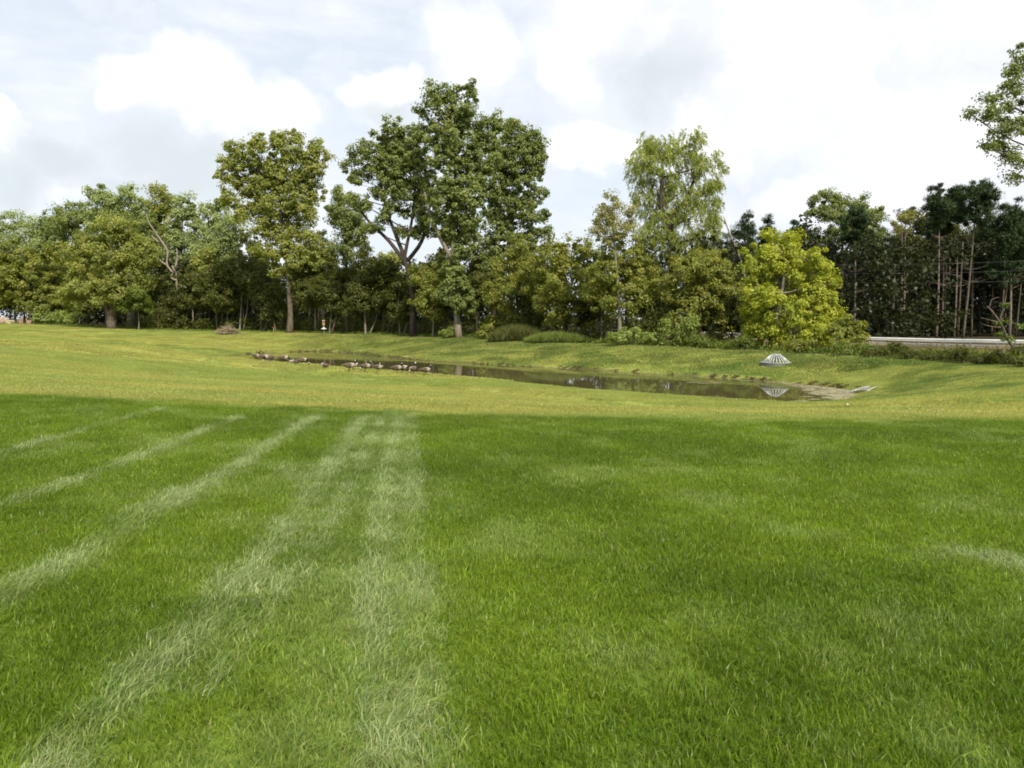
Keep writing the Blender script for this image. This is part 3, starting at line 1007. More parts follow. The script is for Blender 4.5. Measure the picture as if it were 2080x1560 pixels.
for px, Y, lab, lob, leaf in [
    (30, 150, 'hazy grey-green tree at the far left skyline', [(30, 450, 36, 24), (10, 490, 40, 36), (55, 490, 36, 36), (-30, 480, 40, 40)], 'far_leaf'),
    (95, 148, 'pale low-topped tree between the far left skyline trees', [(75, 462, 22, 22), (105, 460, 24, 26), (90, 500, 40, 36), (120, 490, 30, 30)], 'far_leaf'),
    (150, 145, 'dark broad skyline tree left of the twin-trunk olive tree', [(140, 425, 30, 20), (165, 430, 32, 24), (130, 455, 36, 30), (175, 465, 40, 34), (150, 500, 50, 34)], 'cottonwood_leaf'),
    (215, 142, 'feathery-topped skyline cottonwood above the twin-trunk olive tree', [(205, 395, 26, 20), (228, 410, 26, 24), (200, 425, 30, 24), (225, 445, 36, 30), (195, 400, 12, 12)], 'far_leaf'),
    (275, 142, 'skyline cottonwood with narrow pointed top left of the dead tree', [(265, 385, 14, 16), (272, 410, 28, 28), (290, 430, 26, 30), (260, 440, 30, 30), (285, 470, 36, 34)], 'far_leaf'),
    (335, 140, 'tall columnar skyline cottonwood behind the dead tree', [(327, 388, 20, 20), (330, 415, 26, 28), (335, 450, 32, 34), (318, 440, 20, 26), (340, 490, 40, 30)], 'cottonwood_light'),
    (372, 138, 'thin spired skyline poplar right of the dead tree', [(365, 415, 9, 18), (368, 445, 14, 24), (362, 475, 16, 22)], 'far_leaf'),
    (398, 138, 'narrow skyline poplar with sky showing beside its stem', [(390, 415, 8, 18), (392, 445, 14, 24), (402, 470, 20, 22), (385, 490, 16, 16)], 'far_leaf'),
    (425, 132, 'airy skyline tree touching the round-crowned cottonwood', [(420, 430, 14, 16), (440, 415, 16, 18), (436, 450, 24, 28), (445, 490, 26, 28), (420, 500, 18, 18)], 'far_leaf'),
]:
    tops = min(l[1] for l in lob)
    lob = lob + [(px - 14, 520, 30, 34), (px + 16, 545, 32, 34), (px, 580, 34, 30)]
    tree('skyline_tree', lab, px, Y, lob, [(px, 600), (px - 3, 520), (px, tops + 20)], .26, leaf, 10500, .36, 'bark_dark', .95, gap=.08, group='skyline trees behind the left lawn', twigs=.3)

# slender trees of the shaded wood edge
U = [(-40, 540, 655, 70, 128, 0), (20, 570, 655, 60, 130, 0), (160, 560, 657, 64, 126, 0), (100, 540, 655, 70, 134, 1), (250, 560, 660, 60, 126, 0), (300, 560, 665, 60, 124, 0), (120, 560, 655, 60, 128, 0), (340, 560, 672, 62, 118, 1), (392, 545, 672, 50, 113, 1), (440, 530, 674, 62, 110, 0), (486, 520, 676, 62, 108, 1), (530, 545, 678, 56, 106, 0), (560, 580, 678, 46, 104, 0),
     (640, 520, 680, 62, 100, 1), (668, 560, 682, 50, 97, 0), (704, 530, 684, 62, 97, 0), (742, 545, 684, 60, 94, 1), (780, 525, 686, 60, 94, 0), (812, 560, 686, 46, 91, 1), (846, 545, 687, 52, 90, 0),
     (905, 545, 688, 50, 87, 0), (970, 550, 690, 50, 84, 1), (1090, 560, 694, 46, 78, 0), (1215, 560, 698, 50, 74, 0), (1330, 560, 702, 56, 70, 0), (1340, 600, 704, 46, 66, 1), (1490, 570, 712, 50, 66, 0),
     (1510, 600, 714, 46, 60, 1)]
ULAB = ['slender shaded tree past the left picture edge',
        'slender shaded tree right above the left stone pile',
        'slender shaded tree behind the bright green thicket',
        'slender pale-stemmed tree behind the left edge box elder',
        'slender shaded tree behind the pale flared trunk',
        'slender shaded tree right of the pale flared trunk',
        'slender shaded tree behind the short white stake',
        'slender pale-stemmed tree left of the broken dead tree',
        'slender pale-stemmed tree right of the broken dead tree',
        'slender shaded tree straight above the brush pile',
        'slender pale-stemmed tree just right of the brush pile',
        'slender shaded tree midway from brush pile to round-crowned trunk',
        'slender shaded tree beside the red-topped marker rod',
        'slender pale-stemmed tree just left of the birdhouse',
        'slender shaded tree right behind the birdhouse',
        'slender shaded tree just right of the birdhouse',
        "slender pale-stemmed tree under the wide cottonwood's left end",
        "slender shaded tree under the wide cottonwood's middle",
        "slender pale-stemmed tree left of the wide cottonwood's trunk",
        "slender shaded tree at the wide cottonwood's trunk",
        'slender shaded tree touching the tallest trunk on its left',
        'slender pale-stemmed tree right of the tallest trunk',
        'slender shaded tree behind the dark tall grass clump',
        'slender shaded tree left of the slim bronze-topped trunk',
        "slender shaded tree below the willow's left side",
        'slender pale-stemmed tree behind the blue-green leafy bush',
        'slender shaded tree below the leaning snag',
        'slender pale-stemmed tree left of the bright yellow box elder']
for (x, ty, by, wd, Y, pale), ulab in zip(U, ULAB):
    h = by - ty
    lob = []
    for k in range(7):
        lob.append((x + (random.random() - .5) * wd, ty + h * (.16 + .46 * random.random()), wd * (.30 + .16 * random.random()), h * (.13 + .06 * random.random())))
    lob.append((x, ty + h * .14, wd * .32, h * .13))
    lean = (random.random() - .5) * 14
    tree('understory_tree', ulab, x, Y, lob, [(x + lean * .5, by - h * .25), (x + lean, by - h * .5), (x, ty + h * .2)], .10 + .05 * random.random(),
         'understory_leaf', 9000, .21 * Y / 85, 'bark_pale' if pale else 'bark', .68, group='slender trees along the wood edge', twigs=.3,
         stems=[[(x + 6, by - 3), (x + 14 + 8 * random.random(), by - h * .3), (x + 16, by - h * .5)]] if random.random() < .6 else None)

for x, ty, by, wd, Y, leaf, lab in [(462, 425, 674, 70, 118, 'far_leaf', 'tall airy tree filling the gap left of the round-crowned cottonwood'), (505, 470, 676, 60, 114, 'understory_leaf', 'mid-height dark tree behind the round-crowned cottonwood\'s left side'),
                                    (655, 470, 680, 58, 110, 'cottonwood_light', 'mid-height olive tree right of the round-crowned cottonwood\'s crown'), (740, 495, 684, 60, 106, 'understory_leaf', 'mid-height dark tree below the small dark cottonwood'),
                                    (800, 515, 686, 56, 104, 'cottonwood_light', 'mid-height olive tree behind the wide cottonwood\'s fork'), (900, 500, 688, 50, 100, 'understory_leaf', 'mid-height dark tree between the two pale forks'),
                                    (965, 495, 690, 60, 98, 'understory_leaf', 'mid-height dark tree just right behind the tallest trunk'), (1110, 480, 694, 60, 92, 'boxelder_leaf', 'mid-height olive tree behind the broad olive-yellow one'),
                                    (1320, 500, 702, 60, 80, 'understory_leaf', 'mid-height dark tree behind the willow\'s left foot'), (425, 500, 674, 60, 116, 'cottonwood_light', 'mid-height olive tree between dead tree and round-crowned cottonwood')]:
    h = by - ty
    lob = [(x + (random.random() - .5) * wd * 1.0, ty + h * (.1 + .55 * random.random()), wd * (.26 + .14 * random.random()), h * (.10 + .05 * random.random())) for k in range(9)] + [(x, ty + h * .08, wd * .24, h * .09)]
    tree('woodland_tree', lab, x, Y, lob, [(x, by - h * .3), (x + 4, by - h * .6), (x, ty + h * .12)], .2, leaf, 8000, .25 * Y / 95, 'bark_dark', .7, group='mid-height trees inside the wood', twigs=.15)

# the dead snag leaning over
sp = gpos(1525, 72)
root = thing('leaning_snag', 'bare dead trunk leaning left between the willow and the yellow tree', 'dead tree', Vector(sp))
mb = MB()
pts = densify(np.array([np.array([0, 0, -.2])] + [at_Y(x, y, 72) - sp for x, y in [(1522, 620), (1512, 560), (1498, 510), (1482, 475), (1470, 440)]]), .6, False)
mb.tube(pts, np.linspace(.2, .05, len(pts)), 8, jitter=.08)
obj('trunk', mb.mesh('trunk', ['deadwood'], True), root)
for a, b_ in [((1500, 515), (1494, 488)), ((1486, 480), (1478, 462))]:
    mb = MB()
    mb.tube(bezier(at_Y(*a, 72) - sp, at_Y(*b_, 72) - sp, (0, .05, 0), 5), np.linspace(.06, .02, 5), 6)
    obj('branch', mb.mesh('branch', ['deadwood'], True), root)


# the pine stand across the road
def pine(label, px_foot, Y, top, crown, r0, lean=0, bark='bark_pine', nleaf=7000, snags=7, leaf='pine_needle', gap=.1):
    b = gpos(px_foot, Y)
    root = thing('pine_tree', label, 'tree', Vector(b), group='pines across the road')
    tp = np.array([np.array([0, 0, -.2])] + [at_Y(px_foot + lean * k, 680 + (top - 680) * k, Y) - b for k in (.15, .35, .6, .8, .97)])
    tp = densify(tp, 1.2, False)
    tp[:, 0] += np.sin(np.linspace(0, 4, len(tp))) * .08
    rad = np.linspace(r0, r0 * .3, len(tp)) * .72
    mb = MB()
    mb.tube(tp, rad, 8, jitter=.04)
    obj('trunk', mb.mesh('trunk', [bark], True), root)
    L = []
    s = Y / F
    for px, py, rx, ry in crown:
        c = at_Y(px, py, Y) - b + np.array([0, (random.random() - .5) * rx * s, 0])
        L.append((c, (rx * s * .95, rx * s * .95, ry * s * 1.45)))
    me, CC = crown_mesh('crown', L, int(nleaf * 2.2), .36, leaf, .55, 'pine', .2, gap, .2)
    obj('crown', me, root)
    mb = MB()
    for c in np.vstack(CC):
        j = int(np.argmin(np.linalg.norm(tp - c + np.array([0, 0, .5]), axis=1)))
        if random.random() < .45:
            if nleaf < 1000:
                mb = MB()
            mb.tube(bezier(tp[j], c, (0, 0, -.15), 4), np.linspace(.05, .015, 4), 4)
            if nleaf < 1000:
                obj('limb', mb.mesh('limb', [bark], True), root)
    if nleaf >= 1000:
        mb.tube(bezier(tp[-2], tp[-1] + np.array([.3, 0, .2]), (0, 0, 0), 4), np.linspace(.05, .02, 4), 4)
        obj('limb', mb.mesh('limb', [bark], True), root)
    for k in range(snags):
        f_ = .38 + .4 * random.random()
        j = int(f_ * (len(tp) - 1))
        sgn = random.choice((-1, 1))
        e = tp[j] + np.array([sgn * (.7 + 1.3 * random.random()), (random.random() - .6) * 1.2, .2 + .5 * random.random()])
        mb = MB()
        mb.tube(bezier(tp[j], e, (0, 0, -.25), 6), np.linspace(.035, .010, 6), 5)
        obj('dead_branch', mb.mesh('dead_branch', [bark], True), root)


pine('bright straight-leaning pine trunk, the rightmost with bare side branches', 1957, 94, 372, [(1985, 385, 22, 14), (1965, 405, 24, 16), (2000, 405, 24, 18), (1985, 435, 26, 18), (1960, 440, 18, 14)], .23, 30, 'bark', 7000, 10)
pine('pine trunk second from the right, left of the bright leaning one', 1939, 97, 400, [(1945, 400, 18, 14), (1955, 425, 20, 16), (1935, 440, 16, 16)], .18, 8, nleaf=4500)
pine('left stem of the close pair of tall pines', 1903, 95, 385, [(1903, 395, 16, 12), (1895, 415, 18, 14), (1910, 430, 20, 18), (1900, 460, 20, 20)], .22, 6, nleaf=6000)
pine('right stem of the close pair of tall pines', 1913, 98, 395, [(1925, 400, 16, 12), (1925, 430, 18, 18), (1918, 465, 18, 18)], .17, 6, nleaf=4500)
pine('left stem of the bare forked pair left of the tall pines', 1829, 95, 440, [(1830, 450, 16, 8), (1820, 470, 14, 8)], .2, 4, nleaf=500, snags=14, leaf='bronze_leaf', gap=.3)
pine('right stem of the bare forked pair left of the tall pines', 1834, 96, 430, [(1845, 440, 18, 8), (1838, 465, 16, 8)], .2, 6, nleaf=500, snags=14, leaf='bronze_leaf', gap=.3)
pine('dim pine trunk just right of the bright yellow tree', 1735, 100, 430, [(1738, 440, 22, 20), (1730, 470, 26, 20), (1750, 480, 24, 20)], .2, 3)
pine('dark full pine at the right edge of the picture', 2052, 96, 415, [(2050, 430, 26, 20), (2035, 460, 26, 24), (2070, 465, 30, 28), (2050, 500, 36, 30), (2080, 530, 34, 36), (2040, 545, 30, 30)], .24, 0, nleaf=15000, snags=3)
pine('dark pine crown just right of the leaning snag', 1520, 118, 438, [(1520, 450, 14, 14), (1515, 475, 24, 18), (1528, 500, 28, 20), (1510, 520, 26, 20)], .22, 0, nleaf=8000, snags=0)
pine('dark pine crown poking up behind the bright yellow tree', 1560, 120, 450, [(1562, 458, 12, 12), (1558, 480, 20, 16), (1568, 500, 24, 18)], .2, 0, nleaf=6000, snags=0)
pine('small pointed pine top left of the broad dark deciduous crown', 1615, 122, 452, [(1615, 462, 10, 12), (1612, 485, 18, 16), (1625, 505, 20, 16)], .18, 0, nleaf=5000, snags=0)
tree('oak_tree', 'broad dark leafy crown rising above the pines left of the bare pair', 1708, 108,
     [(1680, 402, 32, 16), (1712, 408, 24, 14), (1655, 425, 18, 14), (1745, 415, 24, 18), (1690, 435, 42, 20), (1740, 445, 38, 24), (1775, 440, 22, 18), (1700, 475, 46, 26), (1760, 480, 36, 26)],
     [(1710, 600), (1712, 520), (1705, 430)], .34, 'cottonwood_leaf', 17000, .25, 'bark_dark', .75, gap=.1)
tree('oak_tree', 'dark leafy crown low behind the tall pine pair', 1925, 110,
     [(1920, 470, 30, 26), (1950, 490, 32, 28), (1900, 510, 34, 30), (1940, 530, 36, 30), (1975, 500, 28, 28)], [(1925, 600), (1925, 500)], .26, 'understory_leaf', 9000, .26, 'bark_dark', .75)
tree('oak_tree', 'dark leafy crown at the right edge behind the full pine', 2020, 106,
     [(2015, 460, 26, 22), (2035, 490, 32, 28), (2005, 520, 34, 30), (2060, 520, 34, 30), (2030, 560, 36, 30)], [(2020, 600), (2020, 500)], .26, 'understory_leaf', 9000, .26, 'bark_dark', .75)
tree('oak_tree', 'dark leafy crown between the bare pair and the tall pines', 1862, 112,
     [(1850, 440, 22, 16), (1872, 450, 22, 18), (1860, 485, 34, 26), (1840, 500, 28, 26), (1880, 510, 28, 30)], [(1862, 600), (1860, 480)], .26, 'understory_leaf', 9000, .26, 'bark_dark', .75, gap=.1)
for k, (x, Y, tp_) in enumerate([(1655, 112, 470), (1685, 118, 480), (1770, 114, 470), (1795, 120, 465), (1812, 110, 480), (1875, 116, 455), (1930, 114, 445), (1990, 112, 450), (2015, 104, 430), (2030, 118, 450), (2085, 110, 430), (2110, 100, 420), (1590, 128, 470), (1640, 130, 470), (1480, 128, 470), (1455, 124, 480)]):
    pine('dim pine deep in the dark stand across the road', x, Y, tp_, [(x + random.uniform(-6, 6), tp_ + 10, 12, 12), (x - 8, tp_ + 34, 24, 20), (x + 10, tp_ + 55, 30, 22), (x, tp_ + 85, 34, 24), (x + 4, tp_ + 115, 34, 22)], .19, (random.random() - .5) * 10, nleaf=5500, snags=4)

# tree just outside the right edge whose bough hangs into the picture
tree('cottonwood_tree', 'near bough of pale-edged leaves hanging in at the right edge', 2290, 50,
     [(2075, 115, 16, 26), (2060, 165, 24, 30), (2045, 205, 34, 22), (2010, 228, 32, 18), (1978, 232, 20, 12), (2050, 260, 30, 28), (2030, 292, 30, 18), (2005, 302, 20, 10), (2062, 320, 26, 26), (2072, 352, 14, 20),
      (2120, 120, 50, 50), (2110, 230, 50, 50), (2180, 180, 70, 80), (2130, 320, 50, 40), (2230, 90, 80, 80), (2290, 200, 90, 90), (2360, 120, 90, 90), (2380, 280, 90, 90), (2240, 330, 80, 60), (2300, 400, 80, 50)],
     [(2290, 640), (2285, 520), (2280, 380), (2270, 240), (2275, 100)], .5, 'cottonwood_leaf', 34000, .17, 'bark_dark', .5, gap=.15, twigs=.3, limb_r=.16)

# ------------------------------------------------------------------ the deep of the wood: one mass behind the trees one can tell apart
LO = CREST[::-1, :2]
PP, SZ = [], []
ND = np.array([.62, .78])
crd = densify(LO, 1.0, False)
for i in range(7000):
    j = random.randrange(len(crd))
    x_, y_ = crd[j] + ND * (13 + 42 * random.random() ** .8)
    pxx = 1040 + F * x_ / max(y_, 1)
    if line_dist(np.array([x_ - 2.5]), np.array([y_ - 2.5]), RAILD)[0] < 8 or crest_side(x_, y_) > 44 or (x_ > 14 and RAILD[np.argmin(((RAILD - (x_, y_)) ** 2).sum(1))][1] < 72):
        continue
    lim = 10.5 if pxx > 450 else 12.0
    z_ = zat(x_, y_) + .4 + lim * random.random() ** 1.15
    PP.append((x_, y_, z_))
PR = []
for i in range(4600):            # across the road, under the pines
    y_ = 100 + 60 * random.random()
    x_ = (.24 + .52 * random.random()) * y_
    if line_dist(np.array([x_]), np.array([y_]), RAILD)[0] < 12:
        continue
    PR.append((x_, y_, zat(x_, y_) + .2 + 12.5 * random.random() ** .9))
for i in range(1500):            # low growth that closes the view under the crowns
    j = random.randrange(len(crd))
    x_, y_ = crd[j] + ND * (22 + 33 * random.random())
    if line_dist(np.array([x_ - 2.5]), np.array([y_ - 2.5]), RAILD)[0] < 8 or x_ > 5:
        continue
    PP.append((x_, y_, zat(x_, y_) + 3.5 * random.random()))
K = 30


def foliage_mass(name, label, pts, mat, spread=1.15, size=.44):
    PP = np.array(pts)
    P = np.repeat(PP, K, 0) + usphere(len(PP) * K) * (RNG.random(len(PP) * K) ** .5 * spread)[:, None]
    N = RNG.normal(size=P.shape) * .8 + np.array([0, -.3, .5])
    sz = size * (.7 + .6 * RNG.random(len(P)))
    V, Q = leaf_tris(P, N, sz, sz * .85, RNG.normal(size=P.shape))
    rnd = np.repeat(RNG.random(len(PP)), K) * .5 + RNG.random(len(P)) * .5
    o = obj(name, make_mesh(name, V, None, Q, [mat], {'rnd': ('FLOAT', np.repeat(rnd, 3).astype(np.float32))}))
    o['kind'] = 'stuff'
    o['label'] = label


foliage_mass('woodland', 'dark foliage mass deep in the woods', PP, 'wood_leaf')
PU = []
for i in range(1500):
    j = random.randrange(len(crd))
    x_, y_ = crd[j] + ND * (3.0 + 9 * random.random())
    if x_ > 17 or line_dist(np.array([x_]), np.array([y_]), RAILD)[0] < 4 or x_ < -60:
        continue
    PU.append((x_, y_, zat(x_, y_) + .2 + 1.7 * random.random() ** 1.6))
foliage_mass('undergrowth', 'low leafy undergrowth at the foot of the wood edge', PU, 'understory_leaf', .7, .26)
foliage_mass('pine_wood', 'brownish growth, darkened in colour for its shade, filling the pine stand across the road', PR, 'gloom_leaf')
# bare stems seen in the gloom
mb = MB()
for i in range(210):
    j = random.randrange(len(crd))
    x_, y_ = crd[j] + ND * (3 + 14 * random.random())
    if line_dist(np.array([x_]), np.array([y_]), RAILD)[0] < 4 or (x_ > 10 and y_ < 66) or x_ < -62:
        continue
    z_ = zat(x_, y_)
    h = 2.5 + 3.5 * random.random()
    lx = (random.random() - .5) * 1.6
    mb.tube(bezier((x_, y_, z_ - .1), (x_ + lx, y_ + .3, z_ + h), ((random.random() - .5) * .6, 0, 0), 6), np.linspace(.05, .02, 6) * (.6 + .9 * random.random()), 5)
for i in range(60):
    y_ = 97 + 30 * random.random()
    x_ = (.40 + .34 * random.random()) * y_
    if line_dist(np.array([x_]), np.array([y_]), RAILD)[0] < 10.5:
        continue
    z_ = zat(x_, y_)
    lx = (random.random() - .5) * .8
    mb.tube(bezier((x_, y_, z_ - .1), (x_ + lx, y_, z_ + 9 + 4 * random.random()), (0, 0, 0), 5), np.linspace(.13, .06, 5) * (.6 + .7 * random.random()), 6)
o = obj('thicket_stems', mb.mesh('thicket_stems', ['bark'], True))
o['kind'] = 'stuff'
o['label'] = 'thin bare stems in the shade of the woods'


# ------------------------------------------------------------------ shrubs and weeds on the crest
def shrub(name, label, px, py, w_, h_, leaf, nleaf, size, aspect=.7, group=None, blades=False, cat='shrub'):
    b = hit(px, py)
    Y = b[1]
    s = Y / F
    b = np.array([b[0], Y + .35 * w_ * s, zat(b[0], Y + .35 * w_ * s)])
    root = thing(name, label, cat, Vector(b), group=group)
    W_, H_ = w_ * s, h_ * s
    if blades:
        n = nleaf
        base = np.column_stack([(RNG.random(n) - .5) * W_ * 1.6, (RNG.random(n) - .5) * W_ * .9, np.zeros(n)])
        r_ = np.abs(base[:, 0]) / (W_ * .8)
        ln = H_ * (1.05 - .65 * r_ ** 2) * (.6 + .6 * RNG.random(n))
        d_ = np.column_stack([base[:, 0] * .25 / W_ + RNG.normal(size=n) * .38, RNG.normal(size=n) * .38, np.ones(n) * .8])
        d_ /= np.linalg.norm(d_, axis=1)[:, None]
        P = base + d_ * (ln * .5)[:, None]
        V, Q = leaf_quads(P, np.column_stack([RNG.normal(size=n), -np.ones(n) + RNG.normal(size=n) * .7, RNG.random(n) * 1.2]), ln, np.full(n, size), d_)
        me = make_mesh('foliage', V, Q, None, [leaf], {'rnd': ('FLOAT', np.repeat(RNG.random(n), 4).astype(np.float32))})
        obj('foliage', me, root)
    else:
        L = []
        for k in range(6):
            L.append((np.array([(random.random() - .5) * W_ * .95, (random.random() - .5) * W_ * .5, H_ * (.28 + .42 * random.random())]), (W_ * .26, W_ * .26, H_ * .28)))
        me, CC = crown_mesh('foliage', L, nleaf, size, leaf, .28, shell=.3, aspect=aspect)
        obj('foliage', me, root)
        mb = MB()
        for k in range(7):
            e = np.array([(random.random() - .5) * W_ * .9, (random.random() - .5) * W_ * .4, H_ * (.5 + .4 * random.random())])
            mb.tube(bezier((e[0] * .25, e[1] * .25, -.05), e, (0, 0, .1), 4), np.linspace(.02, .006, 4), 4)
        obj('stem', mb.mesh('stem', ['bark'], True), root)
    return root


shrub('tall_grass_clump', 'dark clump of tall upright grass left of the pale grass mound', 1052, 694, 70, 34, 'understory_leaf', 7000, .045, blades=True, cat='grass clump')
shrub('tall_grass_clump', 'soft pale mound of tall grass below the broad olive-yellow tree', 1135, 697, 84, 22, 'weed_leaf', 8000, .04, blades=True, cat='grass clump')
shrub('elderberry_bush', 'leafy pale green bush at the foot of the slim pale trunk', 1298, 704, 90, 46, 'weed_pale', 4200, .15)
shrub('elderberry_bush', 'tall blue-green leafy bush right of the pale green bush', 1382, 706, 60, 70, 'weed_pale', 3600, .14)
shrub('weed_bush', 'low dark weed bush left of the drain grate', 1440, 709, 60, 28, 'weed_leaf', 2600, .11)
shrub('weed_bush', 'low green weed bush behind the drain grate', 1520, 713, 70, 34, 'weed_leaf', 2800, .11)
shrub('weed_bush', 'yellow-green leafy bush under the bright yellow tree', 1640, 719, 60, 40, 'boxelder_leaf', 2600, .12)
shrub('weed_bush', 'dark green bush right of the bright yellow tree', 1735, 723, 76, 30, 'weed_leaf', 2800, .10)
shrub('weed_bush', 'small pointed dark bush standing out on the crest before the road', 1838, 729, 34, 34, 'understory_leaf', 1500, .09)
shrub('weed_bush', 'dark leafy bush where the crooked tree stands at the right edge', 2062, 741, 60, 44, 'understory_leaf', 2800, .09)
shrub('weed_bush', 'dark hedge-like bush below the guard rail, left of the crooked tree', 1985, 737, 70, 32, 'understory_leaf', 2800, .09)
for bx, lab in [(1785, 'dark low bush left of the small pointed bush on the crest'), (1880, 'dark low bush just right of the small pointed bush'), (1925, 'dark low bush midway between the pointed bush and the right edge'), (2020, 'dark low bush left of the crooked tree\'s foot'), (2110, 'dark low bush past the right picture edge')]:
    shrub('weed_bush', lab, bx, 726 + (bx - 1785) * .055, 60, 17 + 6 * random.random(), 'understory_leaf', 2400, .08)
shrub('weed_bush', 'pale leafy weed patch beside the stout pale trunk in the middle', 905, 689, 36, 30, 'weed_pale', 1800, .15)
shrub('weed_bush', 'yellow-green leafy weed right of the tallest trunk', 985, 690, 40, 34, 'boxelder_leaf', 1800, .15)
shrub('weed_bush', 'bright green low thicket left of the twin-trunk olive tree', 130, 657, 60, 32, 'weed_pale', 2600, .26)
shrub('weed_bush', 'second bright thicket nearer the stone pile at left', 88, 656, 40, 34, 'weed_pale', 2200, .26)
shrub('weed_bush', 'low bush behind the left lawn stakes', 310, 664, 60, 26, 'weed_leaf', 2200, .24)

# continuous rank weeds along the whole crest
n = 30000
j = RNG.integers(0, len(crd), n)
off = RNG.random(n) ** .8 * 6.0 + .35
B = crd[j] + ND * off[:, None] + RNG.normal(size=(n, 2)) * .5
side = crest_side(B[:, 0], B[:, 1])
hgt = np.interp(B[:, 0], [-70, -50, -8, 0, 12, 30, 45], [.30, .25, .45, .7, .7, .62, .62]) * (.35 + .95 * fbm(B[:, 0], B[:, 1], .5, 3)) * (.5 + .8 * RNG.random(n))
hgt *= np.clip(.35 + (side - .3) * .8, .2, 1)
rd = line_dist(B[:, 0], B[:, 1], RAILD)
keep = (side > .25) & (rd > 2.0)
B, hgt, n = B[keep], hgt[keep], int(keep.sum())
d_ = np.column_stack([RNG.normal(size=n) * .35, RNG.normal(size=n) * .35, np.ones(n)])
d_ /= np.linalg.norm(d_, axis=1)[:, None]
P = np.column_stack([B, zfun(B[:, 0], B[:, 1])]) + d_ * (hgt * (.25 + .6 * RNG.random(n)))[:, None]
N = RNG.normal(size=(n, 3)) + np.array([0, -.5, .6])
V, Q = leaf_quads(P, N, hgt * .55, .07 + .06 * RNG.random(n), d_ + RNG.normal(size=(n, 3)) * .5)
o = obj('weeds', make_mesh('weeds', V, Q, None, ['weed_leaf'], {'rnd': ('FLOAT', np.repeat(RNG.random(n), 4).astype(np.float32))}))
o['kind'] = 'stuff'
o['label'] = 'rank green weeds growing along the crest of the bank'
# dry grass between weeds and guard rail
n = 22000
j = RNG.integers(0, len(RAILD), n)
B = RAILD[j] - rn[j] * (.7 + 11 * RNG.random(n) ** 1.1)[:, None] + RNG.normal(size=(n, 2)) * .4
keep = (B[:, 1] < 125) & (crest_side(B[:, 0], B[:, 1]) > 1.5)
B = B[keep]
n = len(B)
ln = .25 + .4 * RNG.random(n)
d_ = np.column_stack([RNG.normal(size=n) * .35, RNG.normal(size=n) * .35, np.ones(n)])
P = np.column_stack([B, zfun(B[:, 0], B[:, 1])]) + d_ * (ln * .45)[:, None]
V, Q = leaf_quads(P, RNG.normal(size=(n, 3)) + np.array([0, -1, .3]), ln, .04 + .03 * RNG.random(n), d_)
o = obj('dry_verge_grass', make_mesh('dry_verge_grass', V, Q, None, ['dry_grass'], {'rnd': ('FLOAT', np.repeat(RNG.random(n), 4).astype(np.float32))}))
o['kind'] = 'stuff'
o['label'] = 'dry tan grass on the slope below the guard rail'

# eroded, weedy lip of the far shore
nfar = len(densify(shore[:len(far_px)], .6, False))
dd_ = pond_dist(SH[:, 0], SH[:, 1])
FS = SH[:nfar]
n = 9000
j = RNG.integers(0, len(FS), n)
B = FS[j] + nrm[:nfar][j] * (RNG.random(n) * .5 + .12)[:, None] + RNG.normal(size=(n, 2)) * .08
dens = .5 * fbm(B[:, 0], B[:, 1], 2.6, 3) + .5 * fbm(B[:, 0] + 9, B[:, 1], .45, 2)
keep = (dens > .54) & (pond_dist(B[:, 0], B[:, 1]) > -.05)
B, dens = B[keep], dens[keep]
n = len(B)
ln = (.06 + .13 * RNG.random(n)) * (.5 + dens)
d_ = np.column_stack([RNG.normal(size=n) * .5, RNG.normal(size=n) * .5 + .3, np.ones(n) * .7])
P = np.column_stack([B, zfun(B[:, 0], B[:, 1])]) + d_ * (ln * .35)[:, None]
V, Q = leaf_quads(P, RNG.normal(size=(n, 3)) + np.array([0, -.8, .5]), ln, .06 + .05 * RNG.random(n), d_)
o = obj('shore_weeds', make_mesh('shore_weeds', V, Q, None, ['shore_weed'], {'rnd': ('FLOAT', np.repeat(RNG.random(n), 4).astype(np.float32))}))
o['kind'] = 'stuff'
o['label'] = 'brown ragged weeds along the far waterline'

# floating algae at the pond's right end and in a thin line along the far shore
mb = MB()


def scum_patch(c, rx, ry):
    k = 9
    a = np.linspace(0, 2 * math.pi, k, endpoint=False)
    r_ = .6 + .6 * RNG.random(k)
    V = np.column_stack([c[0] + np.cos(a) * rx * r_, c[1] + np.sin(a) * ry * r_, np.full(k, c[2])])
    V = np.vstack([V, [c]])
    mb.add(V, None, np.stack([np.arange(k), (np.arange(k) + 1) % k, np.full(k, k)], -1))


cnt = 0
tip = at_z(1738, 799, 0)[:2]
while cnt < 430:
    q = at_z(1540 + 215 * random.random() ** .6, 775 + 40 * random.random(), 0)
    px = 1040 + F * q[0] / q[1]
    d = pond_dist(q[:1], q[1:2])[0]
    if d > .05:
        continue
    dfar = np.sqrt(((FS - q[:2]) ** 2).sum(1)).min()
    lim = .25 + 3.2 * max(0, (px - 1560) / 170.0) ** 1.1
    if dfar > lim * (.5 + .9 * random.random()):
        continue
    cnt += 1
    scum_patch((q[0], q[1], .004 + cnt * 6e-6), .10 + .28 * random.random(), .05 + .10 * random.random())
for i in range(420):
    j = random.randrange(len(FS))
    q = FS[j] - nrm[j] * (.02 + .30 * random.random() ** 1.5)
    if fbm(np.array([q[0]]), np.array([q[1]]), .35, 2)[0] < .42:
        continue
    cnt += 1
    scum_patch((q[0], q[1], .004 + cnt * 6e-6), .12 + .3 * random.random(), .03 + .06 * random.random())
for px, py in [(1408, 777), (1430, 779), (1445, 778), (1640, 806), (1655, 811), (1690, 806), (1630, 815)]:
    for k in range(3):
        q = at_z(px + random.uniform(-12, 12), py + random.uniform(-.8, .8), 0)
        cnt += 1
        scum_patch((q[0], q[1], .004 + cnt * 6e-6), .25 + .25 * random.random(), .05 + .06 * random.random())
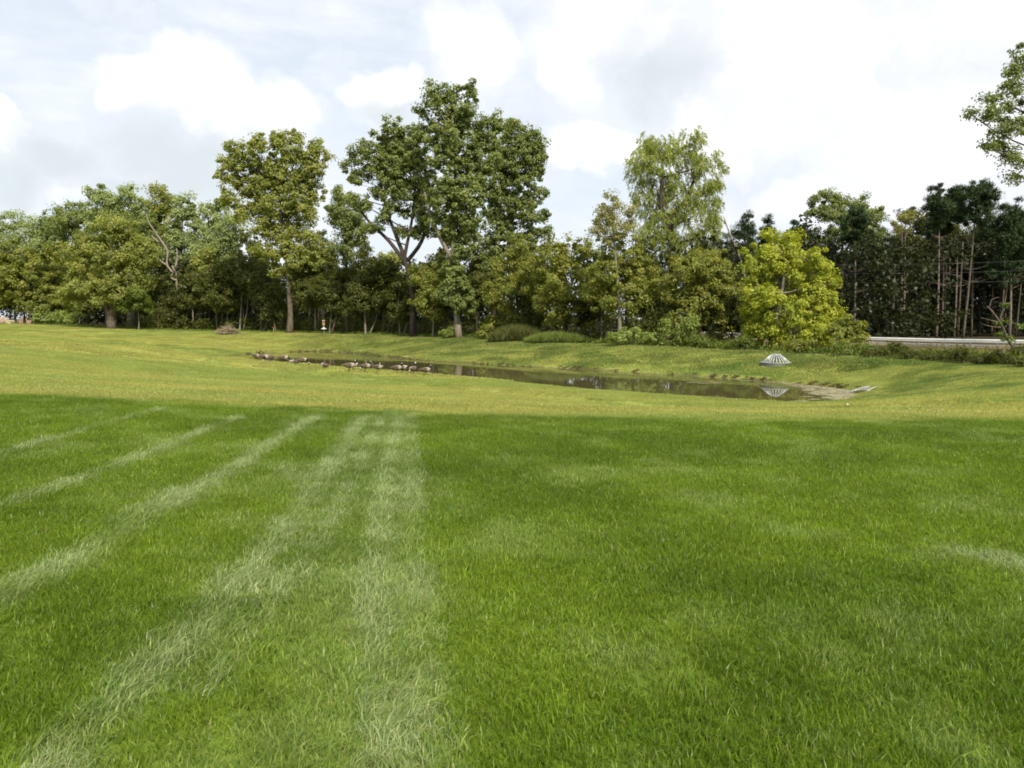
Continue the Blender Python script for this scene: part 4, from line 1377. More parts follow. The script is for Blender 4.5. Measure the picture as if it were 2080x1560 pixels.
o = obj('floating_algae', mb.mesh('floating_algae', ['scum'], False))
o['kind'] = 'stuff'
o['label'] = 'tan mat of algae floating at the right end of the pond'


# ------------------------------------------------------------------ grass
def blade_tile(name, size, nbl, lmin, lmax, wid, lean, flat=0.0, long_frac=.12, heading=None):
    n = nbl
    B = np.column_stack([(RNG.random(n) - .5) * size * 1.25, (RNG.random(n) - .5) * size * 1.25, np.full(n, -.008)])
    a = RNG.random(n) * 2 * math.pi
    if heading is not None:
        a = heading + RNG.normal(size=n) * .6
    ln = lmin + (lmax - lmin) * RNG.random(n) ** 1.3
    lg = RNG.random(n) < long_frac
    ln[lg] *= 1.35
    le = lean * (.25 + 1.1 * RNG.random(n)) + flat
    dh = np.column_stack([np.cos(a), np.sin(a), np.zeros(n)])
    sd_ = np.column_stack([-np.sin(a + RNG.normal(size=n) * .9), np.cos(a + RNG.normal(size=n) * .9), np.zeros(n)])
    up = np.array([0, 0, 1.0])
    w_ = (wid * (.5 + .6 * RNG.random(n) + .9 * (RNG.random(n) < .13)))[:, None]
    p1 = B + (up * (np.cos(le * .5))[:, None] + dh * np.sin(le * .5)[:, None]) * (ln * .5)[:, None]
    p2 = p1 + (up * (np.cos(le * 1.35))[:, None] + dh * np.sin(le * 1.35)[:, None]) * (ln * .5)[:, None]
    V = np.stack([B - sd_ * w_ * .5, B + sd_ * w_ * .5, p1 + sd_ * w_ * .45, p1 - sd_ * w_ * .45, p2], 1).reshape(-1, 3)
    i = np.arange(n) * 5
    Q = np.stack([i, i + 1, i + 2, i + 3], -1)
    T = np.stack([i + 3, i + 2, i + 4], -1)
    rnd = np.repeat(RNG.random(n), 5).astype(np.float32)
    return make_mesh(name, V, Q, T, ['grass'], {'rnd': ('FLOAT', rnd)})


def tile_normals(x, y, e):
    zx = (zfun(x + e, y) - zfun(x - e, y)) / (2 * e)
    zy = (zfun(x, y + e) - zfun(x, y - e)) / (2 * e)
    return zx, zy


def grass_field(name, label, tiles, x, y, scale, col, vid, spin=None):
    coll = bpy.data.collections.new(name + '_tiles')
    for i, tm in enumerate(tiles):
        to = bpy.data.objects.new('%s_tile_%02d' % (name, i), tm)
        coll.objects.link(to)
    n = len(x)
    zx, zy = tile_normals(x, y, .3)
    spin = RNG.random(n) * 2 * math.pi if spin is None else spin
    # tilt to the slope, then spin about the normal
    rot = np.empty((n, 3), np.float32)
    for k in range(n):
        nv = Vector((-zx[k], -zy[k], 1)).normalized()
        q = Vector((0, 0, 1)).rotation_difference(nv) @ Euler((0, 0, spin[k])).to_quaternion()
        rot[k] = q.to_euler()
    me = make_mesh(name, np.column_stack([x, y, zfun(x, y)]), None, None, [], {
        'rot': ('FLOAT_VECTOR', rot), 'scl': ('FLOAT_VECTOR', np.asarray(scale, np.float32)), 'vid': ('INT', np.asarray(vid, np.int32)),
        'col': ('FLOAT_COLOR', np.concatenate([col, np.ones((n, 1))], 1).astype(np.float32))})
    o = obj(name, me)
    o['kind'] = 'stuff'
    o['label'] = label
    ng = bpy.data.node_groups.new(name, 'GeometryNodeTree')
    ng.interface.new_socket('Geometry', in_out='INPUT', socket_type='NodeSocketGeometry')
    ng.interface.new_socket('Geometry', in_out='OUTPUT', socket_type='NodeSocketGeometry')
    N = ng.nodes
    gi, go = N.new('NodeGroupInput'), N.new('NodeGroupOutput')
    ci = N.new('GeometryNodeCollectionInfo')
    ci.inputs['Collection'].default_value = coll
    ci.inputs['Separate Children'].default_value = True
    ci.inputs['Reset Children'].default_value = True
    ip = N.new('GeometryNodeInstanceOnPoints')
    ip.inputs['Pick Instance'].default_value = True

    def na(nm, typ):
        q = N.new('GeometryNodeInputNamedAttribute')
        q.data_type = typ
        q.inputs['Name'].default_value = nm
        return q.outputs['Attribute']
    lk = ng.links.new
    lk(gi.outputs[0], ip.inputs['Points'])
    lk(ci.outputs[0], ip.inputs['Instance'])
    lk(na('vid', 'INT'), ip.inputs['Instance Index'])
    e2r = N.new('FunctionNodeEulerToRotation')
    lk(na('rot', 'FLOAT_VECTOR'), e2r.inputs[0])
    lk(e2r.outputs[0], ip.inputs['Rotation'])
    lk(na('scl', 'FLOAT_VECTOR'), ip.inputs['Scale'])
    lk(ip.outputs[0], go.inputs[0])
    md = o.modifiers.new('grass', 'NODES')
    md.node_group = ng
    return o


def jgrid(y0, y1, step, kx=.78, mx=2.5, x0=None, x1=None):
    ys_ = np.arange(y0, y1, step)
    P = []
    for yy in ys_:
        h = kx * yy + mx
        xx = np.arange(-h, h, step)
        P.append(np.column_stack([xx, np.full(len(xx), yy)]))
    P = np.vstack(P)
    return P + (RNG.random(P.shape) - .5) * step * .9


near_t = [blade_tile('near_a%d' % k, .16, 150, .030, .072, .0042, .75) for k in range(5)] + \
         [blade_tile('near_l%d' % k, .16, 140, .045, .105, .0044, .55, .55, .25, heading=math.pi / 2) for k in range(3)]
P = jgrid(1.4, 15.0, .102)
x, y = P[:, 0], P[:, 1]
col, st = lawn_colour(x, y)
col = col * (.85 + .3 * RNG.random((len(x), 1)))
vid = np.where(RNG.random(len(x)) < np.clip(st * 1.2, .04, .9), 5 + RNG.integers(0, 3, len(x)), RNG.integers(0, 5, len(x)))
hs = (.75 + .5 * fbm(x, y, 1.3, 3)) * (.85 + .3 * RNG.random(len(x)))
hs *= 1 - .35 * sstep(12, 14.5, y)
spin = np.where(vid >= 5, -.45 + RNG.normal(size=len(x)) * .5, RNG.random(len(x)) * 6.28)
grass_field('lawn_grass', 'long green lawn grass in the foreground with paler mower tracks', near_t, x, y, np.column_stack([np.ones(len(x)), np.ones(len(x)), hs]), col, vid, spin)

mid_t = [blade_tile('mid_a%d' % k, .9, 1500, .028, .060, .010, .8) for k in range(4)]
P = jgrid(14.2, 42, .62)
x, y = P[:, 0], P[:, 1]
d = pond_dist(x, y)
keep = (d > .45) & (crest_side(x, y) < .6)
x, y, d = x[keep], y[keep], d[keep]
col, st = lawn_colour(x, y)
col = col * (.85 + .3 * RNG.random((len(x), 1)))
hs = (.65 + .6 * fbm(x, y, .9, 3))
grass_field('slope_grass', 'sunlit yellow-green turf sloping to the pond', mid_t, x, y, np.column_stack([np.ones(len(x)), np.ones(len(x)), hs]), col, RNG.integers(0, 4, len(x)))

far_t = [blade_tile('far_a%d' % k, 1.7, 1100, .040, .090, .030, .9) for k in range(4)]
P = jgrid(41, 124, 1.15, .76, 4)
x, y = P[:, 0], P[:, 1]
d = pond_dist(x, y)
keep = (d > .9) & (crest_side(x, y) < 1.0)
for bp_, rx_, ry_ in BARE:
    keep &= np.hypot((x - bp_[0]) / rx_, (y - bp_[1]) / ry_) > 1.1
x, y = x[keep], y[keep]
col, st = lawn_colour(x, y)
col = col * (.68 + .64 * RNG.random((len(x), 1)))
farb = (x > -25) & (y > 34 + (x + 2) * -0.9 + 6)
hs = np.where(farb, .9 + .9 * fbm(x, y, .5, 3), .55)
grass_field('bank_grass', 'clover-rich grass on the far bank and distant lawn', far_t, x, y, np.column_stack([np.ones(len(x)), np.ones(len(x)), hs]), col, RNG.integers(0, 4, len(x)))

# ------------------------------------------------------------------ geese
def goose_mesh(pose, lying=False):
    """one continuous body: tail, trunk, neck, head, bill; faces forward along +x; feet at z = 0"""
    g = 0.0 if not lying else -.17
    # x, z, half width, half height, band
    body = [(-.47, .36, .020, .008, 3), (-.40, .365, .050, .020, 3), (-.33, .37, .075, .045, 2), (-.24, .37, .115, .090, 0), (-.12, .365, .150, .130, 0), (.02, .365, .165, .150, 0),
            (.14, .375, .150, .145, 0), (.23, .395, .115, .120, 1), (.285, .43, .075, .085, 1)]
    necks = {
        'up': [(.305, .48, .050, .055, 1), (.315, .54, .040, .042, 3), (.32, .62, .034, .036, 3), (.325, .69, .033, .036, 3), (.345, .735, .040, .042, 4), (.385, .750, .040, .040, 4), (.42, .745, .030, .026, 3), (.47, .735, .016, .012, 3)],
        'mid': [(.315, .47, .052, .055, 1), (.34, .52, .042, .044, 3), (.355, .57, .036, .038, 3), (.365, .62, .034, .037, 3), (.385, .655, .040, .042, 4), (.425, .665, .038, .038, 4), (.46, .655, .028, .025, 3), (.505, .645, .016, .012, 3)],
        'down': [(.335, .42, .055, .060, 1), (.39, .37, .043, .046, 3), (.44, .29, .036, .038, 3), (.475, .20, .034, .036, 3), (.495, .125, .040, .042, 4), (.515, .085, .038, .038, 4), (.54, .055, .026, .026, 3), (.57, .025, .014, .012, 3)],
        'preen': [(.31, .48, .052, .055, 1), (.30, .55, .042, .044, 3), (.26, .60, .036, .038, 3), (.20, .605, .035, .037, 3), (.14, .585, .040, .042, 4), (.10, .565, .038, .038, 4), (.065, .545, .026, .026, 3), (.02, .525, .014, .012, 3)],
        'tuck': [(.295, .47, .055, .055, 1), (.27, .52, .044, .044, 1), (.22, .535, .038, .038, 3), (.16, .525, .038, .038, 4), (.11, .51, .036, .036, 4), (.07, .50, .024, .024, 3), (.03, .49, .014, .012, 3)],
    }[pose]
    sec = body + necks
    P = np.array([(a, 0, b + g) for a, b, _, _, _ in sec])
    tan = np.gradient(P, axis=0)
    tan /= np.linalg.norm(tan, axis=1)[:, None]
    side = np.array([0, 1.0, 0])
    k = 12
    a = np.linspace(0, 2 * math.pi, k, endpoint=False)
    V, mid = [], []
    for i, s_ in enumerate(sec):
        upv = np.cross(tan[i], side) * -1
        if i >= len(body):
            s_ = (s_[0], s_[1], s_[2] * 1.25, s_[3] * 1.25, s_[4])
        for j in range(k):
            V.append(P[i] + side * math.cos(a[j]) * s_[2] + upv * math.sin(a[j]) * s_[3])
    n = len(sec)
    Q, mi = [], []
    for i in range(n - 1):
        b0 = sec[i + 1][4]
        for j in range(k):
            Q.append((i * k + j, i * k + (j + 1) % k, (i + 1) * k + (j + 1) % k, (i + 1) * k + j))
            am = a[j] + math.pi / k
            low = math.sin(am) < -.35
            b_ = b0
            if b0 == 0 and low:
                b_ = 2 if i < 3 else 1
            if b0 == 4:
                b_ = 2 if (math.sin(am) < .3 and i < n - 4 + (pose == 'tuck')) else 3
            mi.append(b_)
    V.append(P[0]); V.append(P[-1])
    T = [((j + 1) % k, j, n * k) for j in range(k)] + [((n - 1) * k + j, (n - 1) * k + (j + 1) % k, n * k + 1) for j in range(k)]
    mi += [3] * (2 * k)
    return make_mesh('body', V, Q, T, ['goose_brown', 'goose_breast', 'goose_white', 'goose_black'], None, True, mi)


def wing_mesh(sgn, lying=False):
    g = 0.0 if not lying else -.17
    # folded wing: a thin shell hugging the flank, pointed over the tail
    sec = [(.20, .41, .02), (.14, .42, .085), (.02, .425, .115), (-.12, .42, .105), (-.25, .41, .075), (-.36, .405, .042), (-.46, .40, .012)]
    wd = [.118, .158, .176, .164, .126, .082, .03]
    V, Q = [], []
    for (x_, z_, h), y_ in zip(sec, wd):
        for q in (-1, -.35, .35, 1):
            ang = q * 1.0
            V.append((x_, sgn * y_ * (math.cos(ang * .85) * .95 + .07), z_ + g + h * math.sin(ang)))
    m_ = 4
    for i in range(len(sec) - 1):
        for j in range(m_ - 1):
            f_ = (i * m_ + j, i * m_ + j + 1, (i + 1) * m_ + j + 1, (i + 1) * m_ + j)
            Q.append(f_ if sgn > 0 else f_[::-1])
    return make_mesh('wing', V, Q, None, ['goose_brown'], None, True)


def leg_mesh(sgn, step=0.0):
    mb = MB()
    y_ = sgn * .065
    mb.tube([(.0, y_, .26), (.005 + step * .4, y_, .15), (.0 + step, y_, .02)], [.026, .012, .010], 6)
    fx = step
    V = [(fx - .02, y_, .022), (fx + .085, y_ + .05, .006), (fx + .10, y_, .006), (fx + .085, y_ - .05, .006), (fx - .02, y_ - .012, .004), (fx - .02, y_ + .012, .004)]
    mb.add(V, None, [(0, 1, 2), (0, 2, 3), (0, 3, 4), (0, 5, 1), (4, 3, 2), (4, 2, 1), (4, 1, 5), (0, 4, 5)])
    return mb.mesh('leg', ['goose_leg'], True)


BODY = {}


def goose(label, px, py, pose, heading, size=1.0, lying=False, pitch=0.0):
    b = hit(px, py)
    key = (pose, lying)
    if key not in BODY:
        BODY[key] = (goose_mesh(pose, lying), wing_mesh(1, lying), wing_mesh(-1, lying))
    if 'legs' not in BODY:
        BODY['legs'] = (leg_mesh(1, .03), leg_mesh(-1, -.04))
    root = thing('goose', label, 'goose', Vector((b[0], b[1], zat(b[0], b[1]) + .015)), (0, pitch, R(heading)), 'geese on the near shore')
    root.scale = (size,) * 3
    for nm, me in zip(('body', 'wing', 'wing'), BODY[key]):
        obj(nm, me, root)
    if not lying:
        for me in BODY['legs']:
            obj('leg', me, root)
    return root


goose('goose standing tall with head up, leftmost of the flock', 521, 733, 'up', -20, 1.02)
goose('grazing goose right behind the leftmost upright goose', 536, 734, 'down', -8)
goose('goose feeding with head lowered toward the grass, third from the left', 549, 736, 'down', 200)
goose('goose bent low with dark neck stretched down right, middle of the left group', 576, 738, 'down', -5, 1.08)
goose('goose lying low behind the grass, just left of the left group\'s last goose', 601, 741, 'tuck', 175, .95, True)
goose('last goose of the left group, head bent down to the right', 613, 742, 'down', 25)
goose('lone goose lying at the water\'s edge between the two groups', 661, 748, 'tuck', 170, .9, True)
goose('large goose with head up, leftmost of the right group', 709, 756, 'mid', 5, 1.08)
goose('goose grazing with head down behind the large goose', 717, 753, 'down', -3, .95)
goose('goose walking right with white breast, second upright in the right group', 742, 756, 'mid', -3, 1.0)
goose('goose preening with its head turned over its back', 768, 758, 'preen', -25, 1.0)
goose('upright goose overlapping a grazing one near the right end', 806, 759.5, 'mid', -12, .98)
goose('grazing goose overlapped by the upright one near the right end', 817, 758.5, 'down', -10, .95)
goose('goose seen from behind with long black neck raised', 838, 760.5, 'up', 62, .92)
goose('goose facing right, rightmost of the flock', 864, 763, 'mid', -8, .92)

# ------------------------------------------------------------------ drain grate
g0 = hit(1586, 745)
gb = Vector((g0[0], g0[1] + .9, zat(g0[0], g0[1] + .9) + .02))
root = thing('drain_grate', 'pale metal cone-shaped drain grate of sloping bars on the far bank', 'drain grate', gb)


def ring(r0_, r1_, z0_, z1_, k=32):
    a = np.linspace(0, 2 * math.pi, k, endpoint=False)
    c = np.column_stack([np.cos(a), np.sin(a)])
    V = np.vstack([np.column_stack([c * r, np.full(k, z)]) for r, z in ((r0_, z0_), (r0_, z1_), (r1_, z1_), (r1_, z0_))])
    Q = []
    for q in range(4):
        for j in range(k):
            Q.append((q * k + j, q * k + (j + 1) % k, ((q + 1) % 4) * k + (j + 1) % k, ((q + 1) % 4) * k + j))
    return V, Q


mb = MB(); mb.add(*ring(.90, .62, -.35, .07)); obj('concrete_collar', mb.mesh('concrete_collar', ['concrete']), root)
mb = MB(); mb.add(*ring(.93, .80, .075, .12)); obj('base_ring', mb.mesh('base_ring', ['galvanised']), root)
mb = MB(); mb.add(*ring(.27, .02, .575, .62)); obj('top_plate', mb.mesh('top_plate', ['galvanised']), root)
mb = MB(); mb.tube([(.84, 0, .10), (.25, 0, .59)], [.022, .022], 6)
bar = mb.mesh('bar', ['galvanised'], True)
for k in range(24):
    obj('bar', bar, root, rot=(0, 0, k * 2 * math.pi / 24))
mb = MB()
a = np.linspace(0, 2 * math.pi, 24, endpoint=False)
mb.add(np.vstack([np.column_stack([np.cos(a) * .62, np.sin(a) * .62, np.full(24, -.2)]), [[0, 0, -.2]]]), None, [(j, (j + 1) % 24, 24) for j in range(24)])
obj('shaft_bottom', mb.mesh('shaft_bottom', ['goose_black']), root)

# ------------------------------------------------------------------ culvert end
c0 = hit(1742, 798)
c1 = hit(1786, 786)
axis_ = np.array([c1[0] - c0[0], c1[1] - c0[1], 0])
ang = math.atan2(axis_[1], axis_[0])
root = thing('culvert_apron', 'grey flared metal culvert end half sunk in grass at the pond\'s right tip', 'culvert', Vector((c0[0], c0[1], zat(c0[0], c0[1]) + .02)), (0, -.13, ang))
mb = MB()
prof = []
N_ = 9
for i, (x_, half, hgt) in enumerate([(-.1, .34, .04), (.25, .31, .06), (.6, .27, .08), (.95, .23, .09), (1.25, .18, .08)]):
    for j in range(N_):
        q = -1 + 2 * j / (N_ - 1)
        prof.append((x_, q * half, hgt * abs(q) ** 2.2 - .02))
V = np.array(prof)
n5 = 5
Q = [(i * N_ + j, i * N_ + j + 1, (i + 1) * N_ + j + 1, (i + 1) * N_ + j) for i in range(n5 - 1) for j in range(N_ - 1)]
mb.add(V, Q)
mb.add(V + np.array([0, 0, -.03]), [q[::-1] for q in Q])
obj('apron', mb.mesh('apron', ['concrete'], True), root)
for s_ in (0, N_ - 1):
    mb = MB()
    mb.tube(V[s_::N_], .022, 6)
    obj('rolled_edge', mb.mesh('rolled_edge', ['grey_stone'], True), root)

lp = hit(1721, 829.5)
mb = MB()
V = usphere(40) * np.array([.035, .03, .02])
bm = bmesh.new()
for v_ in V:
    bm.verts.new(v_)
bmesh.ops.convex_hull(bm, input=bm.verts)
me = bpy.data.meshes.new('litter_scrap')
bm.to_mesh(me); bm.free()
me.materials.append(MATS['litter'])
o = obj('litter_scrap', me, None, Vector((lp[0], lp[1], zat(lp[0], lp[1]) + .045)))
tag(o, 'tiny white scrap of litter on the grass below the culvert', 'litter')

# ------------------------------------------------------------------ birdhouse
b = hit(658, 681)
s = b[1] / F
root = thing('birdhouse', 'wooden birdhouse on a pole with pale cone baffle at the wood edge', 'birdhouse', Vector((b[0], b[1], zat(b[0], b[1]))), (0, 0, R(8)))
mb = MB(); mb.tube([(0, 0, -.2), (0, 0, 1.25)], .035, 8); obj('pole', mb.mesh('pole', ['galvanised'], True), root)
mb = MB()
a = np.linspace(0, 2 * math.pi, 24, endpoint=False)
rings = [(.44, .78), (.20, .88), (.10, .98), (.04, 1.0)]
V = np.vstack([np.column_stack([np.cos(a) * r, np.sin(a) * r, np.full(24, z)]) for r, z in rings] + [np.column_stack([np.cos(a) * .42, np.sin(a) * .42, np.full(24, .775)])] + [np.column_stack([np.cos(a) * .05, np.sin(a) * .05, np.full(24, .90)])])
Q = [(i * 24 + j, i * 24 + (j + 1) % 24, (i + 1) * 24 + (j + 1) % 24, (i + 1) * 24 + j) for i in range(3) for j in range(24)]
Q += [(j, 96 + j, 96 + (j + 1) % 24, (j + 1) % 24) for j in range(24)] + [(96 + j, 120 + j, 120 + (j + 1) % 24, 96 + (j + 1) % 24) for j in range(24)]
mb.add(V, Q); obj('baffle', mb.mesh('baffle', ['white_plastic'], True), root)
mb = MB(); mb.box((0, 0, 1.52), (.26, .24, .56)); box = obj('box', mb.mesh('box', ['cedar']), root)
mb = MB(); mb.box((0, -.03, 1.845), (.34, .36, .09), (R(10), 0, 0)); obj('roof', mb.mesh('roof', ['pink_stone']), root)
mb = MB(); mb.tube([(0, -.118, 1.66), (0, -.128, 1.66)], .045, 14); obj('entrance_hole', mb.mesh('entrance_hole', ['goose_black']), box)
for sx in (-1, 1):
    mb = MB(); mb.box((sx * .138, 0, 1.52), (.015, .25, .57)); obj('side_panel', mb.mesh('side_panel', ['cedar_dark']), box)

# marker rod with red top
b = hit(556, 677.5)
root = thing('marker_rod', 'thin metal rod with red hooked top left of the round-crowned tree\'s trunk', 'marker', Vector((b[0], b[1], zat(b[0], b[1]))))
mb = MB(); mb.tube([(0, 0, -.1), (0, 0, .78)], .018, 6); obj('rod', mb.mesh('rod', ['galvanised'], True), root)
mb = MB(); mb.tube([(.01, 0, .78), (-.04, 0, .83), (-.18, 0, .84), (-.26, 0, .80)], .028, 6); obj('hook', mb.mesh('hook', ['red_plastic'], True), root)
for px, py, h, mat, lab in [(123, 659, .75, 'white_plastic', 'short white stake on the lawn between the stone pile and the twin-trunk tree'), (221, 667, 1.2, 'white_plastic', 'slim white stake against the twin-trunk tree'),
                            (291, 667, 2.0, 'bark_pale', 'tall bare support stake right of the small light green tree'), (311, 666, .7, 'white_plastic', 'short thin stake right of the tall bare one')]:
    b = hit(px, py)
    root = thing('garden_stake', lab, 'stake', Vector((b[0], b[1], zat(b[0], b[1]))), (0, R(2), 0))
    mb = MB(); mb.tube([(0, 0, -.1), (.01, 0, h)], .035, 8); obj('shaft', mb.mesh('shaft', [mat], True), root)
    mb = MB(); mb.tube([(.01, 0, h + .001), (.01, 0, h + .04)], .045, 8); obj('cap', mb.mesh('cap', [mat], True), root)

# ------------------------------------------------------------------ brush pile
b = hit(458, 680)
root = thing('brush_pile', 'heap of cut brown branches on the lawn left of the round-crowned tree', 'brush pile', Vector((b[0], b[1] + .8, zat(b[0], b[1] + .8))))
mb = MB()
for i in range(230):
    a_ = random.random() * 6.28
    r_ = 1.45 * random.random() ** .5
    hmax = 1.2 * (1 - (r_ / 1.65) ** 2)
    c = np.array([math.cos(a_) * r_ * 1.05, math.sin(a_) * r_ * .75, max(.05, hmax * random.random() ** .6)])
    d = RNG.normal(size=3) * np.array([1, .6, .28])
    d /= np.linalg.norm(d)
    ln = .35 + .6 * random.random()
    e0, e1 = c - d * ln * .5, c + d * ln * .5
    e0[2], e1[2] = max(e0[2], .02), max(e1[2], .02)
    mb.tube(bezier(e0, e1, RNG.normal(size=3) * .06, 4), np.linspace(.028, .010, 4) * (.5 + random.random()), 5)
o = obj('twig_heap', mb.mesh('twig_heap', ['brushwood'], True), root); o['kind'] = 'stuff'
L = [(np.array([0, 0, .35]), (1.35, .9, .5)), (np.array([-.3, 0, .7]), (.5, .4, .25))]
me, _ = crown_mesh('dry_leaves', L, 1500, .13, 'dead_leaf', .25, shell=.6)
o = obj('dry_leaves', me, root); o['kind'] = 'stuff'
for k in range(6):
    mb = MB()
    e = np.array([(random.random() - .5) * 1.6, 0, .95 + .35 * random.random()])
    if k == 0:
        e = np.array([-.05, 0, 1.45])
    mb.tube(bezier((e[0] * .6, -.1, .4), e, (.1, 0, 0), 5), np.linspace(.025, .008, 5), 5)
    obj('branch', mb.mesh('branch', ['bark'], True), root)
me, _ = crown_mesh('green_sprig', [(np.array([-.05, 0, 1.35]), (.22, .2, .15)), (np.array([1.45, 0, .5]), (.2, .2, .14))], 140, .12, 'weed_pale', .15)
obj('green_sprig', me, root)


# ------------------------------------------------------------------ stone pile and timber arbour at the left edge
def stone(label, px, py, w_, h_, mat, dy=0.0, seed=1):
    b = hit(px, py)
    s = b[1] / F
    r_ = np.random.default_rng(seed)
    V = np.sign(r_.normal(size=(60, 3))) * r_.random((60, 3)) ** .35
    V = V * np.array([w_ * s * .5, w_ * s * .42, h_ * s * .5]) * (1 + .12 * r_.normal(size=(60, 1)))
    bm = bmesh.new()
    for v_ in V:
        bm.verts.new(v_)
    bmesh.ops.convex_hull(bm, input=bm.verts)
    bmesh.ops.delete(bm, geom=[v for v in bm.verts if not v.link_faces], context='VERTS')
    bmesh.ops.bevel(bm, geom=list(bm.edges), offset=.04, segments=1, affect='EDGES')
    me = bpy.data.meshes.new('stone_block')
    bm.to_mesh(me); bm.free()
    me.materials.append(MATS[mat])
    z = zat(b[0], b[1] + dy)
    o = obj('stone_block', me, None, Vector((b[0], b[1] + dy, z + h_ * s * .5 - .06)), (0, 0, seed * .7))
    tag(o, label, 'stone', 'landscape stones by the arbour')


stone('large pinkish stone block at the very left edge', 5, 655, 15, 13, 'pink_stone', .3, 1)
stone('slanted cream stone block right of the large pinkish one', 21, 655.5, 13, 8, 'buff_stone', 0, 2)
stone('brown upright stone under the arbour\'s left post', 33, 655, 9, 12, 'brown_stone', 1.2, 3)
stone('pinkish tan stone in front of the arbour', 43, 656.5, 9, 6, 'pink_stone', -.2, 4)
stone('low grey-green stone between the cream and tan stones', 31, 656, 9, 4, 'grey_stone', -.3, 5)
stone('pale grey stone beside the dark trunk at the right end of the pile', 64, 657, 8, 6, 'grey_stone', 0, 6)
stone('reddish brown stone under the arbour\'s right post', 53, 656, 9, 9, 'brown_stone', .9, 7)
stone('small cream rubble stone at the front of the pile', 13, 656.2, 6, 5, 'buff_stone', -.4, 8)
b = hit(44, 654.5)
s = b[1] / F
by = b[1] + 2.2
root = thing('timber_arbour', 'weathered timber arbour with flat top rail above the stone pile', 'arbour', Vector((b[0], by, zat(b[0], by))))
for sx in (-.62, .52):
    for dy in (0, .8):
        mb = MB(); mb.box((sx, dy, .95), (.12, .12, 1.96)); obj('post', mb.mesh('post', ['pale_wood']), root)
for dy in (0, .8):
    mb = MB(); mb.box((-.05, dy, 1.99), (2.0, .12, .12)); obj('top_rail', mb.mesh('top_rail', ['pale_wood']), root)
for k in range(6):
    mb = MB(); mb.box((-.9 + k * .34, .4, 2.08), (.06, 1.2, .06)); obj('slat', mb.mesh('slat', ['pale_wood']), root)
mb = MB(); mb.box((-.05, .4, .45), (1.0, .5, .06)); obj('seat', mb.mesh('seat', ['cedar_dark']), root)
mb = MB(); mb.box((-.05, .66, .75), (1.0, .05, .5)); obj('backrest', mb.mesh('backrest', ['cedar_dark']), root)

# ------------------------------------------------------------------ guard rail
root = thing('guard_rail', 'long pale steel guard rail along the road behind the bank', 'guard rail', Vector((RAILD[0][0], RAILD[0][1], float(rz[0]))))
org = np.array(root.location)
prof = [(0.0, .43), (.0, .47), (-.075, .50), (-.08, .54), (.0, .575), (.0, .605), (-.08, .64), (-.075, .68), (0, .71), (0, .75)]
V = []
for i in range(len(RAILD)):
    for o_, h in prof:
        V.append((RAILD[i][0] + rn[i][0] * o_, RAILD[i][1] + rn[i][1] * o_, rz[i] + h + .06))
np_ = len(prof)
Q = [(i * np_ + j, (i + 1) * np_ + j, (i + 1) * np_ + j + 1, i * np_ + j + 1) for i in range(len(RAILD) - 1) for j in range(np_ - 1)]
obj('beam', make_mesh('beam', np.array(V) - org, Q, None, ['rail_steel'], None, True), root)
mb = MB(); mb.box((0, 0, .3), (.12, .16, 1.0)); mb.box((0, -.02, .62), (.10, .12, .30))
pm = mb.mesh('post', ['post_steel'])
for i in range(0, len(RAILD), 2):
    a_ = math.atan2(tr[i][1], tr[i][0])
    p_ = np.array([RAILD[i][0] + rn[i][0] * .10, RAILD[i][1] + rn[i][1] * .10, rz[i]]) - org
    obj('post', pm, root, Vector(p_), (0, 0, a_))

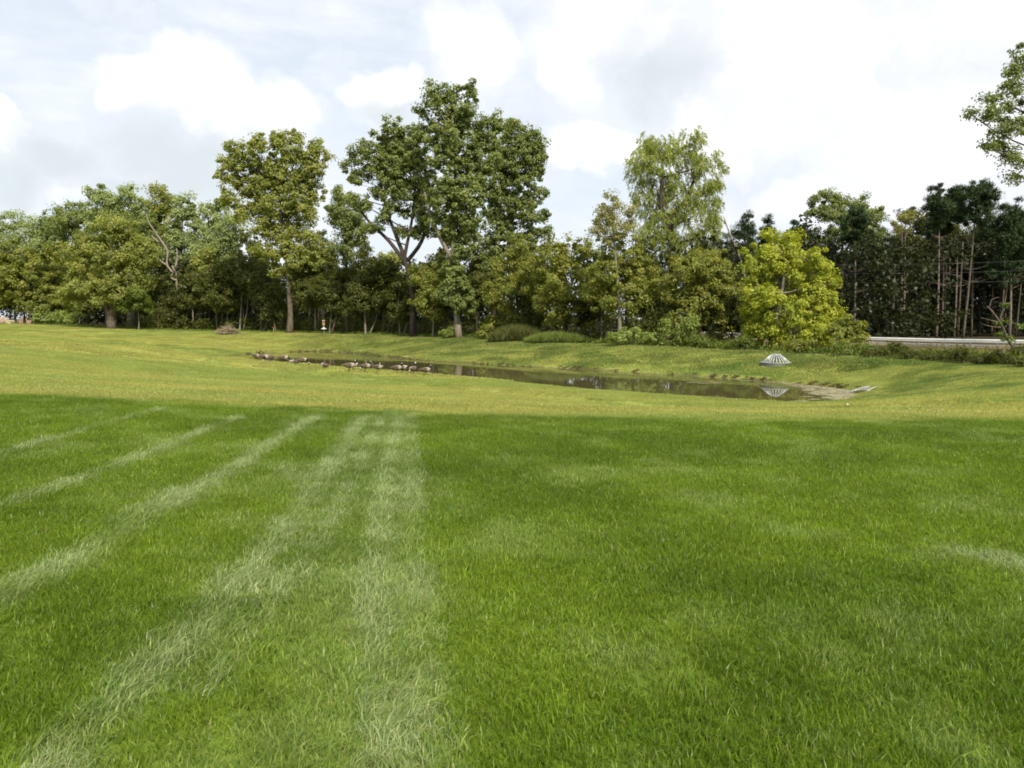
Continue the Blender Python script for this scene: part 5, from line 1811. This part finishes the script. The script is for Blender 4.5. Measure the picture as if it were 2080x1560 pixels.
# utility wires before the pines, hung between two poles
pa, pb_ = gpos(1600, 92), gpos(2330, 74)
tops = []
for k, (q, lab) in enumerate(((pa, 'wooden utility pole hidden behind the bright yellow tree'), (pb_, 'wooden utility pole beyond the right edge of the view'))):
    root = thing('utility_pole', lab, 'utility pole', Vector(q))
    mb = MB(); mb.tube([(0, 0, -.3), (0, 0, 4.4), (0, 0, 9.4)], [.15, .13, .10], 10); obj('pole', mb.mesh('pole', ['bark'], True), root)
    mb = MB(); mb.box((.0, -.16, 8.9), (1.6, .10, .12)); obj('crossarm', mb.mesh('crossarm', ['bark']), root)
for k, (h0, h1, dx_, lab) in enumerate([(8.98, 9.0, -.6, 'highest faint wire crossing the pine trunks'), (8.0, 8.0, 0, 'middle faint wire crossing the pine trunks'), (6.9, 6.9, 0, 'lowest faint wire crossing the pine trunks')]):
    A = pa + np.array([dx_, -.16, h0]); B_ = pb_ + np.array([dx_, -.16, h1])
    mb = MB(); mb.tube(bezier(A, B_, (0, 0, -1.0), 20), .009, 5)
    o = obj('utility_wire', mb.mesh('utility_wire', ['wire'], True))
    tag(o, lab, 'wire', 'utility wires')

# crooked little tree at the right edge
b = hit(2066, 742)
Y = b[1] + 3.5
b = np.array([at_Y(2066, 700, Y)[0], Y, 0]); b[2] = zat(b[0], b[1])
root = thing('crooked_tree', 'crooked half-bare little tree leaning over the guard rail at right', 'tree', Vector(b))
paths = [[(2062, 712), (2046, 690), (2040, 672), (2028, 650), (2015, 632), (2005, 622)], [(2058, 705), (2063, 694), (2056, 692)], [(2030, 655), (2010, 650), (1992, 645)], [(2032, 665), (2012, 663), (1994, 658)],
         [(2010, 625), (2015, 608), (2030, 604)], [(2038, 668), (2055, 655), (2080, 668)], [(2030, 652), (2042, 610), (2046, 570)]]
for k, pth in enumerate(paths):
    q = np.array([at_Y(x_, y_, Y) - b for x_, y_ in pth])
    if k == 0:
        q = np.vstack([[0, 0, -.15], q])
    q = densify(q, .25, False)
    mb = MB(); mb.tube(q, np.linspace(.09, .03, len(q)) if k == 0 else np.linspace(.035, .008, len(q)), 7, jitter=.08)
    obj('trunk' if k == 0 else 'limb', mb.mesh('limb', ['bark'], True), root)
L = []
for px, py, rx, ry in [(2036, 655, 14, 9), (2046, 690, 16, 8), (2030, 680, 12, 8), (2070, 662, 12, 8), (2045, 615, 8, 10)]:
    L.append((at_Y(px, py, Y) - b, (rx * Y / F, .3, ry * Y / F)))
me, _ = crown_mesh('crown', L, 700, .09, 'weed_leaf', .2)
obj('crown', me, root)
